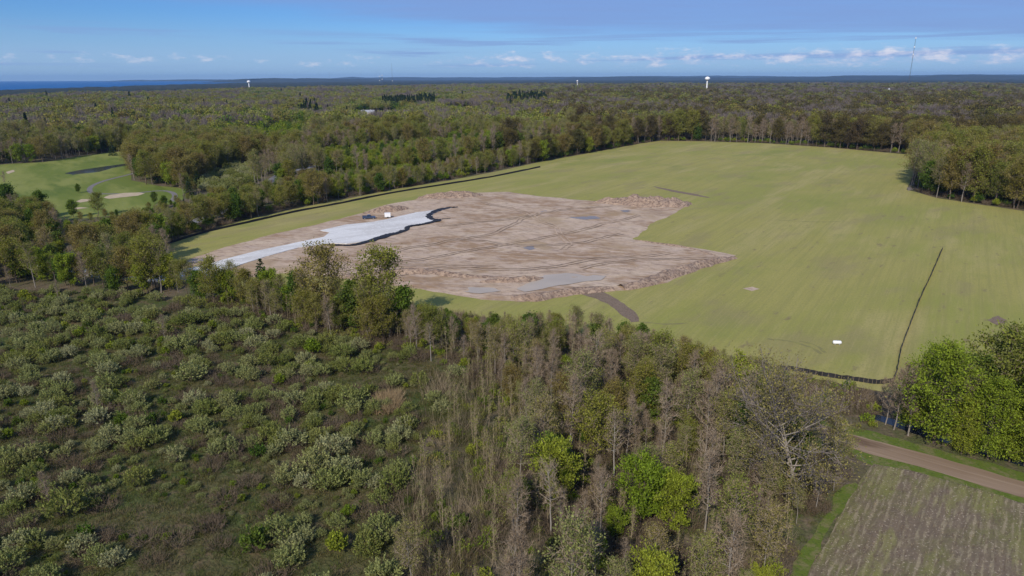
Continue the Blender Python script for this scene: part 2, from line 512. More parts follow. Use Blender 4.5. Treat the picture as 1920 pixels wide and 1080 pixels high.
_c = t_.mix(t_.smooth(t_.noise(_mp.outputs[0], 0.10, 3.0), 0.42, 0.62), (0.155, 0.118, 0.082), (0.145, 0.135, 0.055))
_c = t_.mix(t_.smooth(_rw, 0.48, 0.74), _c, (0.25, 0.205, 0.13))
_c = t_.mix(t_.m('MULTIPLY', t_.smooth(t_.noise(_st.outputs[0], 0.22, 4.0), 0.50, 0.64), 0.6), _c, (0.19, 0.185, 0.06))
_c = t_.mix(t_.m('MULTIPLY', t_.smooth(t_.noise(_st.outputs[0], 2.2, 4.0), 0.54, 0.66), 0.7), _c, (0.115, 0.082, 0.056))
_c = t_.mix(t_.m('MULTIPLY', t_.smooth(t_.noise(_mp.outputs[0], 3.5, 3.0), 0.60, 0.68), 0.7), _c, (0.42, 0.345, 0.25))
_bn = t_.n('ShaderNodeBump', {'Height': t_.noise(_mp.outputs[0], 3.0, 4.0), 'Distance': 0.12})
_b = t_.n('ShaderNodeBsdfPrincipled', {'Base Color': _c, 'Roughness': 0.95, 'Specular IOR Level': 0.1, 'Normal': _bn.outputs[0]})
t_.n('ShaderNodeOutputMaterial', {0: _b.outputs[0]})
M_VERGE = ground_mat('verge_grass', [(0.10, 0.135, 0.022), (0.5, (1, 1), 0, 0.45, 0.65, (0.16, 0.15, 0.06)), (1.8, (1, 1), 0, 0.5, 0.7, (0.07, 0.10, 0.018))], bump=0.12, bscale=3.0)
M_FAIRWAY = ground_mat('golf_turf', [(0.125, 0.158, 0.030), (0.012, (0.6, 2.0), 60, 0.44, 0.58, (0.20, 0.215, 0.055)), (0.05, (0.4, 1.8), 50, 0.5, 0.7, (0.075, 0.115, 0.02), 0.7)])
M_SAND = ground_mat('bunker_sand', [(0.42, 0.33, 0.22), (0.3, (1, 1), 0, 0.45, 0.7, (0.50, 0.40, 0.28))])
M_CLEAR = ground_mat('bare_litter', [(0.17, 0.115, 0.075), (0.6, (1, 1), 0, 0.45, 0.7, (0.21, 0.145, 0.095))], bump=0.1, bscale=2.0)
M_FARWOOD = ground_mat('far_canopy', [(0.030, 0.036, 0.024), (0.004, (1, 1), 0, 0.42, 0.6, (0.045, 0.048, 0.030)), (0.02, (1, 1), 0, 0.45, 0.65, (0.020, 0.026, 0.018))])  # cloud shadow over the far land is put into this dark canopy colour


def watermat(name, col, rough=0.12, bump=0.02, scale=1.5):
    m, t = mat(name)
    tc = t.n('ShaderNodeTexCoord')
    f = t.noise(tc.outputs['Object'], 0.08, 3.0)
    c = t.mix(f, tuple(x * 0.8 for x in col), tuple(x * 1.2 for x in col))
    bn = t.n('ShaderNodeBump', {'Height': t.noise(tc.outputs['Object'], scale, 3.0), 'Distance': bump, 'Strength': 1.0})
    b = t.n('ShaderNodeBsdfPrincipled', {'Base Color': c, 'Roughness': rough, 'IOR': 1.33, 'Normal': bn.outputs[0]})
    t.n('ShaderNodeOutputMaterial', {0: b.outputs[0]})
    return m


M_LAKE, t_ = mat('lake_water')
_d = t_.n('ShaderNodeBsdfPrincipled', {'Base Color': (0.008, 0.095, 0.27, 1), 'Roughness': 0.75, 'IOR': 1.33, 'Specular IOR Level': 0.15})
t_.n('ShaderNodeOutputMaterial', {0: _d.outputs[0]})
M_MUDWATER = watermat('muddy_water', (0.40, 0.33, 0.25), 0.35)
M_PUDDLE = watermat('puddle_water', (0.22, 0.18, 0.145), 0.28)
M_POND = watermat('pond_water', (0.03, 0.04, 0.06), 0.06)
M_DITCHW = watermat('ditch_water', (0.015, 0.02, 0.03), 0.15)

# ------------------------------------------------------------------ ground sheets
g = MB()
g.add([(-31000, -600, 0), (31000, -600, 0), (31000, 29000, 0), (-31000, 29000, 0)], [(0, 1, 2, 3)])
o = link('ground', g.mesh('ground', [M_FLOOR])); o['kind'] = 'structure'

sheet('meadow_ground', ragged(MEADOW, 5, 2.5, 1), 0.02, M_MEADOW)
sheet('crop_field', ragged(FIELD, 6, 0.8, 2), 0.04, M_FIELD)
sheet('golf_fairway', ragged(GOLF, 12, 3.0, 3, 30), 0.04, M_FAIRWAY)
sheet('far_fairway', ragged(GOLF2, 12, 3.0, 4, 30), 0.04, M_FAIRWAY)
sheet('litter_clearing', ragged(CLEAR, 2, 0.8, 5, 3), 0.04, M_CLEAR)
pad_poly = ragged(PAD, 2.5, 1.3, 6, 6)
sheet('bare_earth_pad', pad_poly, 0.06, M_EARTH, relief=lambda x, y: fnoise(x, y * 1.2, 5, 3) * 0.42, cell=1.6)
gravel_poly = ragged(GRAVEL, 2.5, 0.5, 7, 4)
sheet('gravel_road', gravel_poly, 0.50, M_GRAVEL)
# side faces of the stone layer
mb = MB()
n_ = len(gravel_poly)
out_ = gravel_poly + 0.0
cen = gravel_poly.mean(0)
mb.add(np.vstack([np.column_stack([gravel_poly, np.full(n_, 0.50)]), np.column_stack([out_, np.full(n_, 0.0)])]),
       [(i, (i + 1) % n_, n_ + (i + 1) % n_, n_ + i) for i in range(n_)])
_go = link('gravel_edge', mb.mesh('gravel_edge', [M_GRAVEL])); _go['kind'] = 'structure'

# topsoil smears and wheel tracks on the field
for nm, ln, wd in (('soil_track', [(1108, 549), (1136, 560), (1160, 574), (1180, 590), (1192, 604)], [7, 5, 4.5, 4.5, 2]),
                   ('soil_smear', [(1226, 350), (1262, 358), (1300, 365), (1330, 371)], [1.5, 5, 5, 1])):
    c_ = curve(GP(ln), 5)
    w_ = np.interp(np.linspace(0, 1, len(c_)), np.linspace(0, 1, len(wd)), wd)
    sheet(nm, ragged(ribbon_poly(c_, w_), 1.2, 0.7, 8, 2.5), 0.07, M_DARKSOIL)
for i, ln in enumerate(([(1440, 636), (1480, 640), (1520, 652), (1540, 664)], [(1500, 640), (1530, 648), (1548, 662)], [(1200, 604), (1250, 608), (1290, 606)], [(1330, 660), (1390, 672), (1440, 680)],
                        [(1395, 540), (1420, 543)], [(1460, 413), (1520, 416), (1575, 416)], [(1605, 373), (1640, 370)])):
    sheet('wheel_track', ragged(ribbon_poly(curve(GP(ln), 6), 0.8), 1.0, 0.4, 9 + i, 1.5), 0.06, M_TRACK)
for i, ln in enumerate(([(640, 512), (760, 490), (900, 470), (1050, 440), (1200, 405)], [(720, 520), (840, 506), (980, 506), (1120, 488), (1260, 476)], [(820, 425), (930, 415), (1060, 395), (1150, 390)], [(900, 380), (980, 400), (1040, 430), (1060, 470)],
                        [(700, 480), (800, 462), (930, 436), (1010, 400)], [(650, 500), (730, 500), (850, 498), (930, 500)], [(1090, 505), (1180, 490), (1280, 486), (1350, 484)], [(860, 450), (960, 462), (1080, 456), (1170, 440)])):
    c_ = curve(GP(ln), 10); nr_ = np.gradient(c_, axis=0); nr_ = np.stack([-nr_[:, 1], nr_[:, 0]], 1); nr_ /= np.linalg.norm(nr_, axis=1)[:, None]
    c_ = c_ + nr_ * ((fnoise(c_[:, 0] + i * 40, c_[:, 1], 14, 2) - 0.5) * 6)[:, None]
    for off in (-1.0, 1.0):
        sheet('tyre_rut', ragged(ribbon_poly(c_ + nr_ * off, 0.55), 1.0, 0.25, 60 + i, 1.2), 0.47 + 0.004 * i + (0.002 if off > 0 else 0), M_RUT)
sheet('soil_patch', ragged(GP([(1850, 600), (1872, 592), (1890, 603), (1870, 610)]), 0.6, 0.5, 21, 1.5), 0.06, M_DARKSOIL)
sheet('soil_patch', ragged(GP([(1392, 541), (1410, 538), (1424, 542), (1410, 546)]), 0.6, 0.3, 22, 1.5), 0.065, M_EARTH)

# standing water
sheet('silt_pond', ragged(GP([(968, 544), (990, 532), (1022, 518), (1062, 514), (1100, 518), (1138, 519), (1126, 527), (1092, 531), (1050, 537), (1010, 545), (985, 549)]), 1.2, 0.9, 23, 4), 0.36, M_MUDWATER)
sheet('silt_pond', ragged(GP([(850, 548), (880, 541), (925, 542), (940, 548), (900, 553)]), 1.2, 0.9, 24, 4), 0.36, M_MUDWATER)
for p_ in ([(1066, 409), (1088, 405), (1120, 407), (1126, 411), (1095, 413)], [(1162, 396), (1178, 394), (1186, 397), (1172, 399)], [(1012, 398), (1024, 396), (1030, 400), (1018, 401)], [(980, 466), (1000, 462), (1010, 467), (992, 470)],
           [(1700, 352), (1708, 350), (1712, 356), (1702, 358)]):
    sheet('puddle', ragged(GP(p_), 0.8, 0.7, 25, 2), 0.32 if p_[0][0] < 1690 else 0.08, M_PUDDLE)
sheet('golf_pond', ragged(GP([(122, 325), (150, 319), (190, 313), (236, 307), (240, 310), (212, 315), (186, 322), (135, 328)]), 3, 1.2, 26, 8), 0.07, M_POND)
sheet('cart_path', ribbon_poly(CART_C, 2.7), 0.09, M_PATH)
sheet('woodland_road', ribbon_poly(HEDGE_ROAD, 6.5), 0.05, M_ASPH)
for i, p_ in enumerate(([(193, 371), (205, 366), (232, 362), (262, 361), (272, 363), (258, 367), (230, 370), (205, 373)], [(143, 378), (152, 374), (172, 373), (170, 377), (150, 380)], [(130, 391), (150, 389), (165, 390), (140, 393)],
                        [(10, 323), (24, 319), (30, 321), (16, 326)])):
    sheet('sand_bunker', ragged(GP(p_), 1.5, 0.6, 30 + i, 4), 0.10, M_SAND)
sheet('road_verge', ragged(ribbon_poly(ROAD_C, 11.5), 1.5, 0.9, 40, 3), 0.035, M_VERGE)
sheet('dirt_road', ragged(ribbon_poly(ROAD_C, 5.2), 1.2, 0.3, 41, 3), 0.065, M_ROAD)
sheet('grass_strip', ragged(GSTRIP, 1.5, 0.8, 42, 3), 0.045, M_VERGE)
sheet('ditch_water', ragged(ribbon_poly(DITCH_C + np.array([1.5, 3.2]), 2.6), 1.2, 0.5, 43, 3), 0.05, M_DITCHW)
row_dir = np.array(G(1590, 930)) - np.array(G(1520, 1072)); row_dir /= np.linalg.norm(row_dir)
row_n = np.array([-row_dir[1], row_dir[0]])
furrow = lambda x, y: 0.10 * np.sin((x * row_n[0] + y * row_n[1]) * 2 * math.pi / 1.7 + 1.5 * fnoise(x, y, 9)) + 0.12 * (fnoise(x, y, 2.0) - 0.5)
sheet('stubble_field', ragged(STUB, 1.5, 0.5, 44, 3), 0.09, M_STUB, relief=lambda x, y: furrow(x, y) * 0.8 + 0.10, cell=0.34)

# lake and far land
SHORE = GP([(-500, 190), (-200, 181), (0, 174.5), (150, 169), (300, 162.5), (400, 159), (500, 155.5), (590, 153)])
lake_poly = np.vstack([SHORE, [(-4500, 28900), (-30900, 28900), (-30900, 3000)]])
lk = sheet('lake', lake_poly, 1.0, M_LAKE)

def ridge(name, pts, h, seed, depth=1500.0):
    """wooded far ridge: a long low hump with an uneven crest"""
    L = curve(np.array(pts), 40)
    n = len(L)
    d = np.gradient(L, axis=0); d /= np.linalg.norm(d, axis=1)[:, None]
    nr = np.stack([-d[:, 1], d[:, 0]], 1)
    mb = MB(); V = []
    K = 7
    for j in range(K):
        t = j / (K - 1) * 2 - 1
        for i in range(n):
            hh = (h * (0.45 + 0.9 * fnoise(i * 1.0 + seed * 50, seed * 9.0, 14, 4)) + 9 * vnoise(i * 7.0, seed + j * 3.0, 2.0)) * (1 - t * t) ** 0.7 * min(1, i / 12 + 0.02, (n - 1 - i) / 12 + 0.02)
            p = L[i] + nr[i] * t * depth / 2
            V.append((p[0], p[1], hh - 0.5))
    mb.add(V, [(j * n + i, j * n + i + 1, (j + 1) * n + i + 1, (j + 1) * n + i) for j in range(K - 1) for i in range(n - 1)])
    o = link(name, mb.mesh(name, [M_FARWOOD], smooth=True)); o['kind'] = 'structure'

def at(u, D):
    a = math.atan((u - 960) / 1339.0)       # bearing of a thing on the horizon
    return (D * math.sin(a), D * math.cos(a))

ridge('far_hills', [at(215, 26000), at(330, 25000), at(450, 22000), at(545, 20000), at(640, 21000)], 42, 1, 2500)
ridge('far_hills', [at(440, 15000), at(520, 14500), at(580, 14000), at(700, 15500)], 62, 2, 2500)
ridge('far_hills', [at(560, 24000), at(900, 24000), at(1300, 24500), at(1700, 24000), at(2100, 23000)], 105, 3, 3000)
ridge('far_hills', [at(1000, 17000), at(1300, 16500), at(1600, 16000), at(1900, 15000), at(2100, 15000)], 72, 4, 2500)

# ================================================================== PLANT PATTERNS
B_GREY = barkmat('grey_bark', [(0.27, 0.235, 0.195), (0.38, 0.335, 0.285)])
B_PALE = barkmat('pale_bark', [(0.378, 0.342, 0.297), (0.468, 0.432, 0.387)])
B_BROWN = barkmat('brown_bark', [(0.150, 0.114, 0.086), (0.221, 0.176, 0.137)])
B_TAN = barkmat('tan_stem', [(0.33, 0.26, 0.17), (0.43, 0.34, 0.23)])
B_TWIG = barkmat('grey_twigs', [(0.31, 0.235, 0.16), (0.40, 0.32, 0.235)])
B_BRUSH = barkmat('brown_brush', [(0.15, 0.112, 0.072), (0.21, 0.165, 0.12)])
B_GREYWOOD = barkmat('grey_canopy_twigs', [(0.175, 0.145, 0.130), (0.24, 0.20, 0.18)])
L_BROWNOAK = leafmat('brown_oak_buds', [(0.125, 0.10, 0.035), (0.145, 0.125, 0.035), (0.13, 0.095, 0.045), (0.105, 0.105, 0.03)])  # darker oak leaves: cloud shadow on the far-right wood painted into the colour
L_MAPLE = leafmat('maple_leaves', [(0.18, 0.255, 0.026), (0.235, 0.295, 0.032), (0.29, 0.315, 0.04), (0.21, 0.275, 0.032)])
L_OAK = leafmat('opening_oak_leaves', [(0.215, 0.195, 0.040), (0.235, 0.235, 0.042), (0.19, 0.215, 0.042), (0.265, 0.235, 0.06), (0.215, 0.165, 0.05)])
L_BUD = leafmat('budding_leaves', [(0.22, 0.24, 0.05), (0.28, 0.28, 0.06), (0.24, 0.255, 0.085), (0.28, 0.23, 0.075)])
L_GREEN = leafmat('mid_green_leaves', [(0.083, 0.143, 0.024), (0.128, 0.188, 0.027), (0.112, 0.150, 0.033)])
L_OLIVE = leafmat('silvery_leaves', [(0.25, 0.275, 0.085), (0.31, 0.325, 0.125), (0.215, 0.245, 0.062), (0.375, 0.37, 0.19), (0.25, 0.26, 0.07), (0.175, 0.205, 0.05)], 0.6, 1.4, 0.35)
L_CONI = leafmat('needles', [(0.023, 0.042, 0.018), (0.039, 0.060, 0.023)], transl=0.1)
L_BROWN = leafmat('brown_buds', [(0.195, 0.143, 0.083), (0.225, 0.158, 0.105)])
L_STRAW = leafmat('dry_grass', [(0.18, 0.14, 0.065), (0.12, 0.13, 0.036), (0.20, 0.16, 0.09), (0.085, 0.11, 0.026), (0.14, 0.15, 0.045)], 0.6, 1.3, 0.3)
L_REED = leafmat('tan_reeds', [(0.374, 0.275, 0.154), (0.440, 0.330, 0.193)], 0.7, 1.2, 0.3)
L_STALK = leafmat('corn_stalk', [(0.360, 0.280, 0.180), (0.300, 0.230, 0.150)], 0.6, 1.2, 0.1)


def unit(v):
    return v / (np.linalg.norm(v, axis=-1, keepdims=True) + 1e-9)


def leaf_quads(rng, C, L, W, axis=None, spread=0.6):
    """diamond shaped leaf sprays at centres C"""
    N = len(C)
    a = unit(rng.normal(size=(N, 3)))
    if axis is not None:
        a = unit(axis + spread * a)
    b = unit(np.cross(a, rng.normal(size=(N, 3))))
    L = (L * rng.uniform(0.6, 1.3, N))[:, None]
    Wd = (W * rng.uniform(0.6, 1.3, N))[:, None]
    return np.stack([C + a * L / 2, C + b * Wd / 2, C - a * L / 2, C - b * Wd / 2], 1)


def slivers(rng, P0, P1, wd):
    """thin tapering twigs"""
    s = unit(np.cross(P1 - P0, rng.normal(size=P0.shape))) * wd / 2
    return np.stack([P0 - s, P0 + s, P1], 1)


PATTERNS = {}


class Pattern:
    pass


def finish(key, tr, cr, mt, mc):
    p = Pattern()
    p.trunk = tr.mesh(key + '_trunk', mt, smooth=True)
    p.crown = cr.mesh(key + '_crown', mc)
    both = MB()
    both.v = tr.v + cr.v
    both.f = tr.f + [tuple(i + tr.n for i in f) for f in cr.f]
    both.mi = tr.mi + [i + len(mt) for i in cr.mi]
    p.whole = both.mesh(key + '_whole', mt + mc)
    V = np.concatenate(cr.v)
    p.h = float(np.percentile(V[:, 2], 99)); p.r = float(np.percentile(np.hypot(V[:, 0], V[:, 1]), 95))
    PATTERNS[key] = p
    return p


def make_tree(key, seed, H, Rc, base, n1, n2, bark, leaf, twigm, leaf_n=3, leaf_l=0.45, leaf_w=0.32, sig=0.35, twigs=4, twig_l=1.2, tw=0.05,
              trunk_r=None, up=0.7, profile='round', stems=1, fork=None, leaf_up=0.4, limbs_in_trunk=True):
    rng = np.random.RandomState(seed)
    tr, cr = MB(), MB()
    trunk_r = trunk_r or H * 0.014
    prof = {'round': lambda t: math.sin(math.pi * min(1, max(0.0, 0.16 + 0.80 * t))) ** 0.7,
            'oval': lambda t: (0.55 + 0.45 * math.sin(math.pi * t)) * (1 - 0.6 * t ** 3),
            'cone': lambda t: 1.0 - 0.85 * t,
            'vase': lambda t: 0.6 + 0.4 * t if t < 0.75 else 0.9 * (1 - (t - 0.75) * 2.2),
            'thin': lambda t: 0.5 + 0.5 * math.sin(math.pi * (0.2 + 0.7 * t))}[profile]
    A, AD, T0, T1 = [], [], [], []
    for s in range(stems):
        lean = rng.normal(size=2) * (0.03 if stems == 1 else 0.16) * H
        off = rng.normal(size=2) * (0.0 if stems == 1 else trunk_r * 1.6)
        k = 7
        ts = np.linspace(0, 1, k)
        wob = np.cumsum(rng.normal(size=(k, 2)) * H * 0.008, axis=0)
        hs = H * (1 if s == 0 else rng.uniform(0.75, 0.98))
        TP = np.column_stack([off[0] + lean[0] * ts ** 1.3 + wob[:, 0], off[1] + lean[1] * ts ** 1.3 + wob[:, 1], ts * hs * 0.96 - 0.15])
        tr.tube(TP, trunk_r * (1.0 - 0.9 * ts ** 0.8) * (1 if stems == 1 else 0.75) + 0.012, 6, 0)
        m1 = max(3, n1 // stems)
        for i in range(m1):
            t = base + (0.97 - base) * (i + rng.uniform(0, 1)) / m1
            tt = (t - base) / (1 - base)
            p0 = np.array([np.interp(t, ts, TP[:, c]) for c in range(3)])
            a = i * 2.39996 + rng.uniform(-0.5, 0.5) + s
            ln = Rc * prof(tt) * rng.uniform(0.75, 1.15)
            el = up * (0.35 + 0.75 * tt) + rng.uniform(-0.15, 0.2)
            d = np.array([math.cos(a) * math.cos(el), math.sin(a) * math.cos(el), math.sin(el)])
            pts = [p0]
            seg = 4
            for j in range(seg):
                d = unit(d + rng.normal(size=3) * 0.16 + np.array([0, 0, 0.10 * up]))
                pts.append(pts[-1] + d * ln / seg / max(0.55, math.cos(el)) ** 0.5)
            pts = np.array(pts)
            r0 = trunk_r * 0.42 * (1 - 0.72 * t) + 0.014
            tr.tube(pts, np.linspace(r0, 0.012, seg + 1), 4, 0)
            for q in range(n2):
                sq = rng.uniform(0.25, 1.0)
                b0 = np.array([np.interp(sq * seg, range(seg + 1), pts[:, c]) for c in range(3)])
                dd = unit(unit(pts[-1] - pts[0]) + rng.normal(size=3) * 0.75 + np.array([0, 0, 0.3 * up]))
                l2 = ln * rng.uniform(0.22, 0.48)
                b1 = b0 + dd * l2
                T0.append(b0); T1.append(b1)
                for z in np.linspace(0.35, 1.0, 3):
                    A.append(b0 + (b1 - b0) * z); AD.append(dd)
    A, AD = np.array(A), np.array(AD)
    T0, T1 = np.array(T0), np.array(T1)
    cr.many(slivers(rng, T0, T1, tw * 1.7), 3, 0)
    if twigs:
        I = rng.randint(0, len(A), len(A) * twigs // 3)
        dd = unit(AD[I] + rng.normal(size=(len(I), 3)) * 0.8 + np.array([0, 0, 0.35 * up]))
        E = A[I] + dd * (twig_l * rng.uniform(0.4, 1.1, len(I)))[:, None]
        cr.many(slivers(rng, A[I], E, tw), 3, 0)
        A = np.vstack([A, E]); AD = np.vstack([AD, dd])
    if leaf_n:
        n = int(len(A) * leaf_n)
        I = rng.randint(0, len(A), n)
        C = A[I] + rng.normal(size=(n, 3)) * sig
        cr.many(leaf_quads(rng, C, leaf_l, leaf_w, unit(AD[I] + np.array([0, 0, leaf_up])), 0.9), 4, 1)
    return finish(key, tr, cr, [bark], [twigm, leaf])


def make_conifer(key, seed, H, Rc, leaf=None):
    rng = np.random.RandomState(seed)
    tr, cr = MB(), MB()
    tr.tube([(0, 0, -0.1), (0.05, 0, H * 0.5), (0, 0, H * 0.97)], [H * 0.016, H * 0.01, 0.02], 6)
    C, D = [], []
    lay = int(H * 2.2)
    for i in range(lay):
        t = (i + rng.rand()) / lay
        z = H * (0.06 + 0.93 * t)
        rr = Rc * (1 - t) ** 0.85 * rng.uniform(0.7, 1.1) + 0.12
        m = int(7 + 10 * (1 - t))
        for k in range(m):
            a = rng.uniform(0, 6.283)
            d = np.array([math.cos(a), math.sin(a), -0.18 + 0.3 * t])
            for s in np.linspace(0.3, 1.0, 4 if t < 0.7 else 2):
                C.append(np.array([0, 0, z]) + d * rr * s + rng.normal(size=3) * 0.12); D.append(d)
    cr.many(leaf_quads(rng, np.array(C), 0.85, 0.42, np.array(D), 0.5), 4, 0)
    return finish(key, tr, cr, [B_BROWN], [leaf or L_CONI])


def make_shrub(key, seed, H, Rc, leaf, bark, shoots=90, per=16, ll=0.30, lw=0.14, lumps=3, stem_show=0.3, slen=0.9):
    rng = np.random.RandomState(seed)
    tr, cr = MB(), MB()
    cs = [(np.array([rng.uniform(-0.45, 0.45) * Rc, rng.uniform(-0.45, 0.45) * Rc]), rng.uniform(0.62, 1.0)) for _ in range(lumps)]
    cs[0] = (np.zeros(2), 1.0)
    C, D, P0, P1 = [], [], [], []
    for i in range(shoots):
        c, k = cs[rng.randint(lumps)]
        a, e = rng.uniform(0, 6.283), math.asin(rng.uniform(-0.05, 1.0))
        n = np.array([math.cos(a) * math.cos(e), math.sin(a) * math.cos(e), math.sin(e)])
        rad = rng.uniform(0.55, 0.92) * k
        p = np.array([c[0], c[1], H * 0.30]) + n * np.array([Rc * 0.8, Rc * 0.8, H * 0.62]) * rad
        p[2] = max(p[2], 0.15)
        d = unit(n + np.array([0, 0, 0.75]) + rng.normal(size=3) * 0.3)
        L = slen * rng.uniform(0.5, 1.25)
        P0.append(p - d * 0.25); P1.append(p + d * L)
        for s in np.linspace(0, 1, per):
            C.append(p + d * L * s + rng.normal(size=3) * 0.13 * (1.25 - s)); D.append(d)
    for i in range(9):
        a = i * 2.4 + rng.uniform(-0.3, 0.3)
        c, k = cs[rng.randint(lumps)]
        q = np.array([c[0] + math.cos(a) * Rc * 0.55, c[1] + math.sin(a) * Rc * 0.55, H * rng.uniform(0.5, 0.8)])
        tr.tube([(0.12 * math.cos(a), 0.12 * math.sin(a), -0.05), q * np.array([0.4, 0.4, 0.55]), q], [0.06, 0.04, 0.015], 4)
    cr.many(slivers(rng, np.array(P0), np.array(P1), 0.035), 3, 0)
    cr.many(leaf_quads(rng, np.array(C), ll, lw, np.array(D), 0.8), 4, 1)
    return finish(key, tr, cr, [bark], [bark, leaf])


def make_brush(key, seed, H, Rc, n=260, m=None):
    """leafless brambles: a low tangle of canes"""
    rng = np.random.RandomState(seed)
    mb = MB()
    a = rng.uniform(0, 6.283, n); r = Rc * np.sqrt(rng.rand(n))
    P0 = np.column_stack([r * np.cos(a), r * np.sin(a), rng.uniform(-0.05, 0.4, n) * H])
    D = unit(np.column_stack([np.cos(a) * 0.5, np.sin(a) * 0.5, np.full(n, 1.0)]) + rng.normal(size=(n, 3)) * 0.45)
    P1 = P0 + D * (H * rng.uniform(0.35, 0.9, n))[:, None]
    mb.many(slivers(rng, P0, P1, 0.07), 3, 0)
    I = rng.randint(0, n, n)
    P2 = P0[I] + (P1 - P0)[I] * rng.uniform(0.4, 1, n)[:, None]
    mb.many(slivers(rng, P2, P2 + unit(D[I] + rng.normal(size=(n, 3)) * 0.7) * H * 0.35, 0.05), 3, 0)
    p = Pattern(); p.whole = mb.mesh(key, [m or B_BRUSH]); p.h = H; p.r = Rc
    PATTERNS[key] = p


def make_tuft(key, seed, H, Rc, n, m, wd=0.05):
    rng = np.random.RandomState(seed)
    mb = MB()
    a = rng.uniform(0, 6.283, n); r = Rc * np.sqrt(rng.rand(n))
    P0 = np.column_stack([r * np.cos(a), r * np.sin(a), np.full(n, -0.02)])
    D = unit(np.column_stack([np.cos(a) * 0.45, np.sin(a) * 0.45, np.full(n, 1.0)]) + rng.normal(size=(n, 3)) * 0.3)
    mb.many(slivers(rng, P0, P0 + D * (H * rng.uniform(0.5, 1.1, n))[:, None], wd), 3, 0)
    p = Pattern(); p.whole = mb.mesh(key, [m]); p.h = H; p.r = Rc
    PATTERNS[key] = p


def make_far(key, seed, H, Rc, n, leaf, bark, ll=1.5, base=0.35, shape='round', m=None):
    """a tree as it shows from half a kilometre or more: trunk, limbs and leaf sprays"""
    rng = np.random.RandomState(seed)
    tr, cr = MB(), MB()
    tr.tube([(0, 0, -0.2), (0, 0, H * 0.5), (rng.normal() * 0.4, rng.normal() * 0.4, H * 0.9)], [H * 0.012, H * 0.008, 0.03], 4)
    nl = 5
    lump = [np.array([rng.normal() * Rc * 0.42, rng.normal() * Rc * 0.42, H * rng.uniform(base + 0.15, 0.80)]) for _ in range(nl)]
    C = []
    for i in range(n):
        c = lump[rng.randint(nl)]
        v = unit(rng.normal(size=3)) * rng.uniform(0.5, 1.0)
        q = c + v * np.array([Rc * 0.58, Rc * 0.58, H * 0.20])
        if shape == 'cone':
            t = rng.rand() ** 1.3
            a = rng.uniform(0, 6.283); rr = Rc * (1 - t) * rng.uniform(0.5, 1.05)
            q = np.array([math.cos(a) * rr, math.sin(a) * rr, H * (0.1 + 0.9 * t)])
        C.append(q)
    for c in lump if shape != 'cone' else []:
        tr.tube([(0, 0, c[2] * 0.55), c * 0.6 + np.array([0, 0, c[2] * 0.3]), c], [H * 0.006, H * 0.004, 0.03], 3)
    C = np.array(C)
    if m == 'bare':
        P1 = C + unit(C - np.array([0, 0, H * 0.3]) + rng.normal(size=C.shape) * 2) * ll * 1.6
        cr.many(slivers(rng, C - (P1 - C) * 0.5, P1, 0.22), 3, 0)
    else:
        cr.many(leaf_quads(rng, C, ll, ll * 0.75), 4, 0)
    return finish(key, tr, cr, [bark], [leaf])


# near patterns
for i in range(3):
    make_tree(f'maple_{i}', 10 + i, 10.5, 3.9, 0.14, 34, 8, B_BROWN, L_MAPLE, B_BROWN, leaf_n=4.0, leaf_l=0.52, leaf_w=0.22, sig=0.26, twigs=3, twig_l=0.8, tw=0.05, profile='round', up=0.85, leaf_up=0.9)
for i in range(3):
    make_tree(f'grove_{i}', 20 + i, 18, 4.2 + 0.6 * i, 0.09, 46, 8, B_BROWN, L_MAPLE, B_BROWN, leaf_n=4.6, leaf_l=0.42, leaf_w=0.24, sig=0.42, twigs=4, twig_l=1.3, tw=0.05, profile='oval', up=0.55, leaf_up=-0.2)
for i in range(4):
    make_tree(f'budding_{i}', 30 + i, 14, 2.9, 0.40, 26, 7, B_GREY, L_BUD, B_TWIG, leaf_n=1.6, leaf_l=0.24, leaf_w=0.17, sig=0.34, twigs=7, twig_l=1.0, tw=0.05, profile='oval', up=0.95, trunk_r=0.15)
for i in range(3):
    make_tree(f'bare_{i}', 40 + i, 13, 2.2, 0.30, 24, 8, B_GREY, L_BROWN, B_TWIG, leaf_n=0.22, leaf_l=0.22, leaf_w=0.15, sig=0.3, twigs=6, twig_l=1.2, tw=0.045, profile='oval', up=1.05, trunk_r=0.16)
for i in range(2):
    make_tree(f'palebare_{i}', 46 + i, 15, 2.6, 0.45, 26, 7, B_PALE, L_BUD, B_TWIG, leaf_n=0.25, leaf_l=0.2, leaf_w=0.15, twigs=7, twig_l=1.1, tw=0.055, profile='thin', up=0.9, trunk_r=0.17)
for i in range(4):
    make_tree(f'oak_{i}', 50 + i, 18, 5.6, 0.26, 36, 9, B_BROWN, L_OAK, B_TWIG, leaf_n=2.7, leaf_l=0.44, leaf_w=0.32, sig=0.50, twigs=4, twig_l=1.2, tw=0.06, profile='round', up=0.7)
for i in range(3):
    make_tree(f'brownoak_{i}', 55 + i, 18, 5.2, 0.26, 36, 9, B_BROWN, L_BROWNOAK, B_GREYWOOD, leaf_n=2.4, leaf_l=0.5, leaf_w=0.36, sig=0.50, twigs=5, twig_l=1.2, tw=0.06, profile='round', up=0.8)  # oak pattern with the cloud shadow painted into its leaf colour
for i in range(2):
    make_tree(f'green_{i}', 60 + i, 13, 3.8, 0.18, 32, 8, B_BROWN, L_GREEN, B_BROWN, leaf_n=3.0, leaf_l=0.58, leaf_w=0.42, sig=0.45, twigs=3, twig_l=1.0, tw=0.06, profile='oval', up=0.7)
for i in range(3):
    make_tree(f'sapling_{i}', 70 + i, 7.5, 0.75, 0.35, 12, 3, B_TAN, L_BUD, B_TAN, leaf_n=0.5, leaf_l=0.20, leaf_w=0.13, sig=0.2, twigs=3, twig_l=0.6, tw=0.035, profile='vase', up=1.4, trunk_r=0.05)
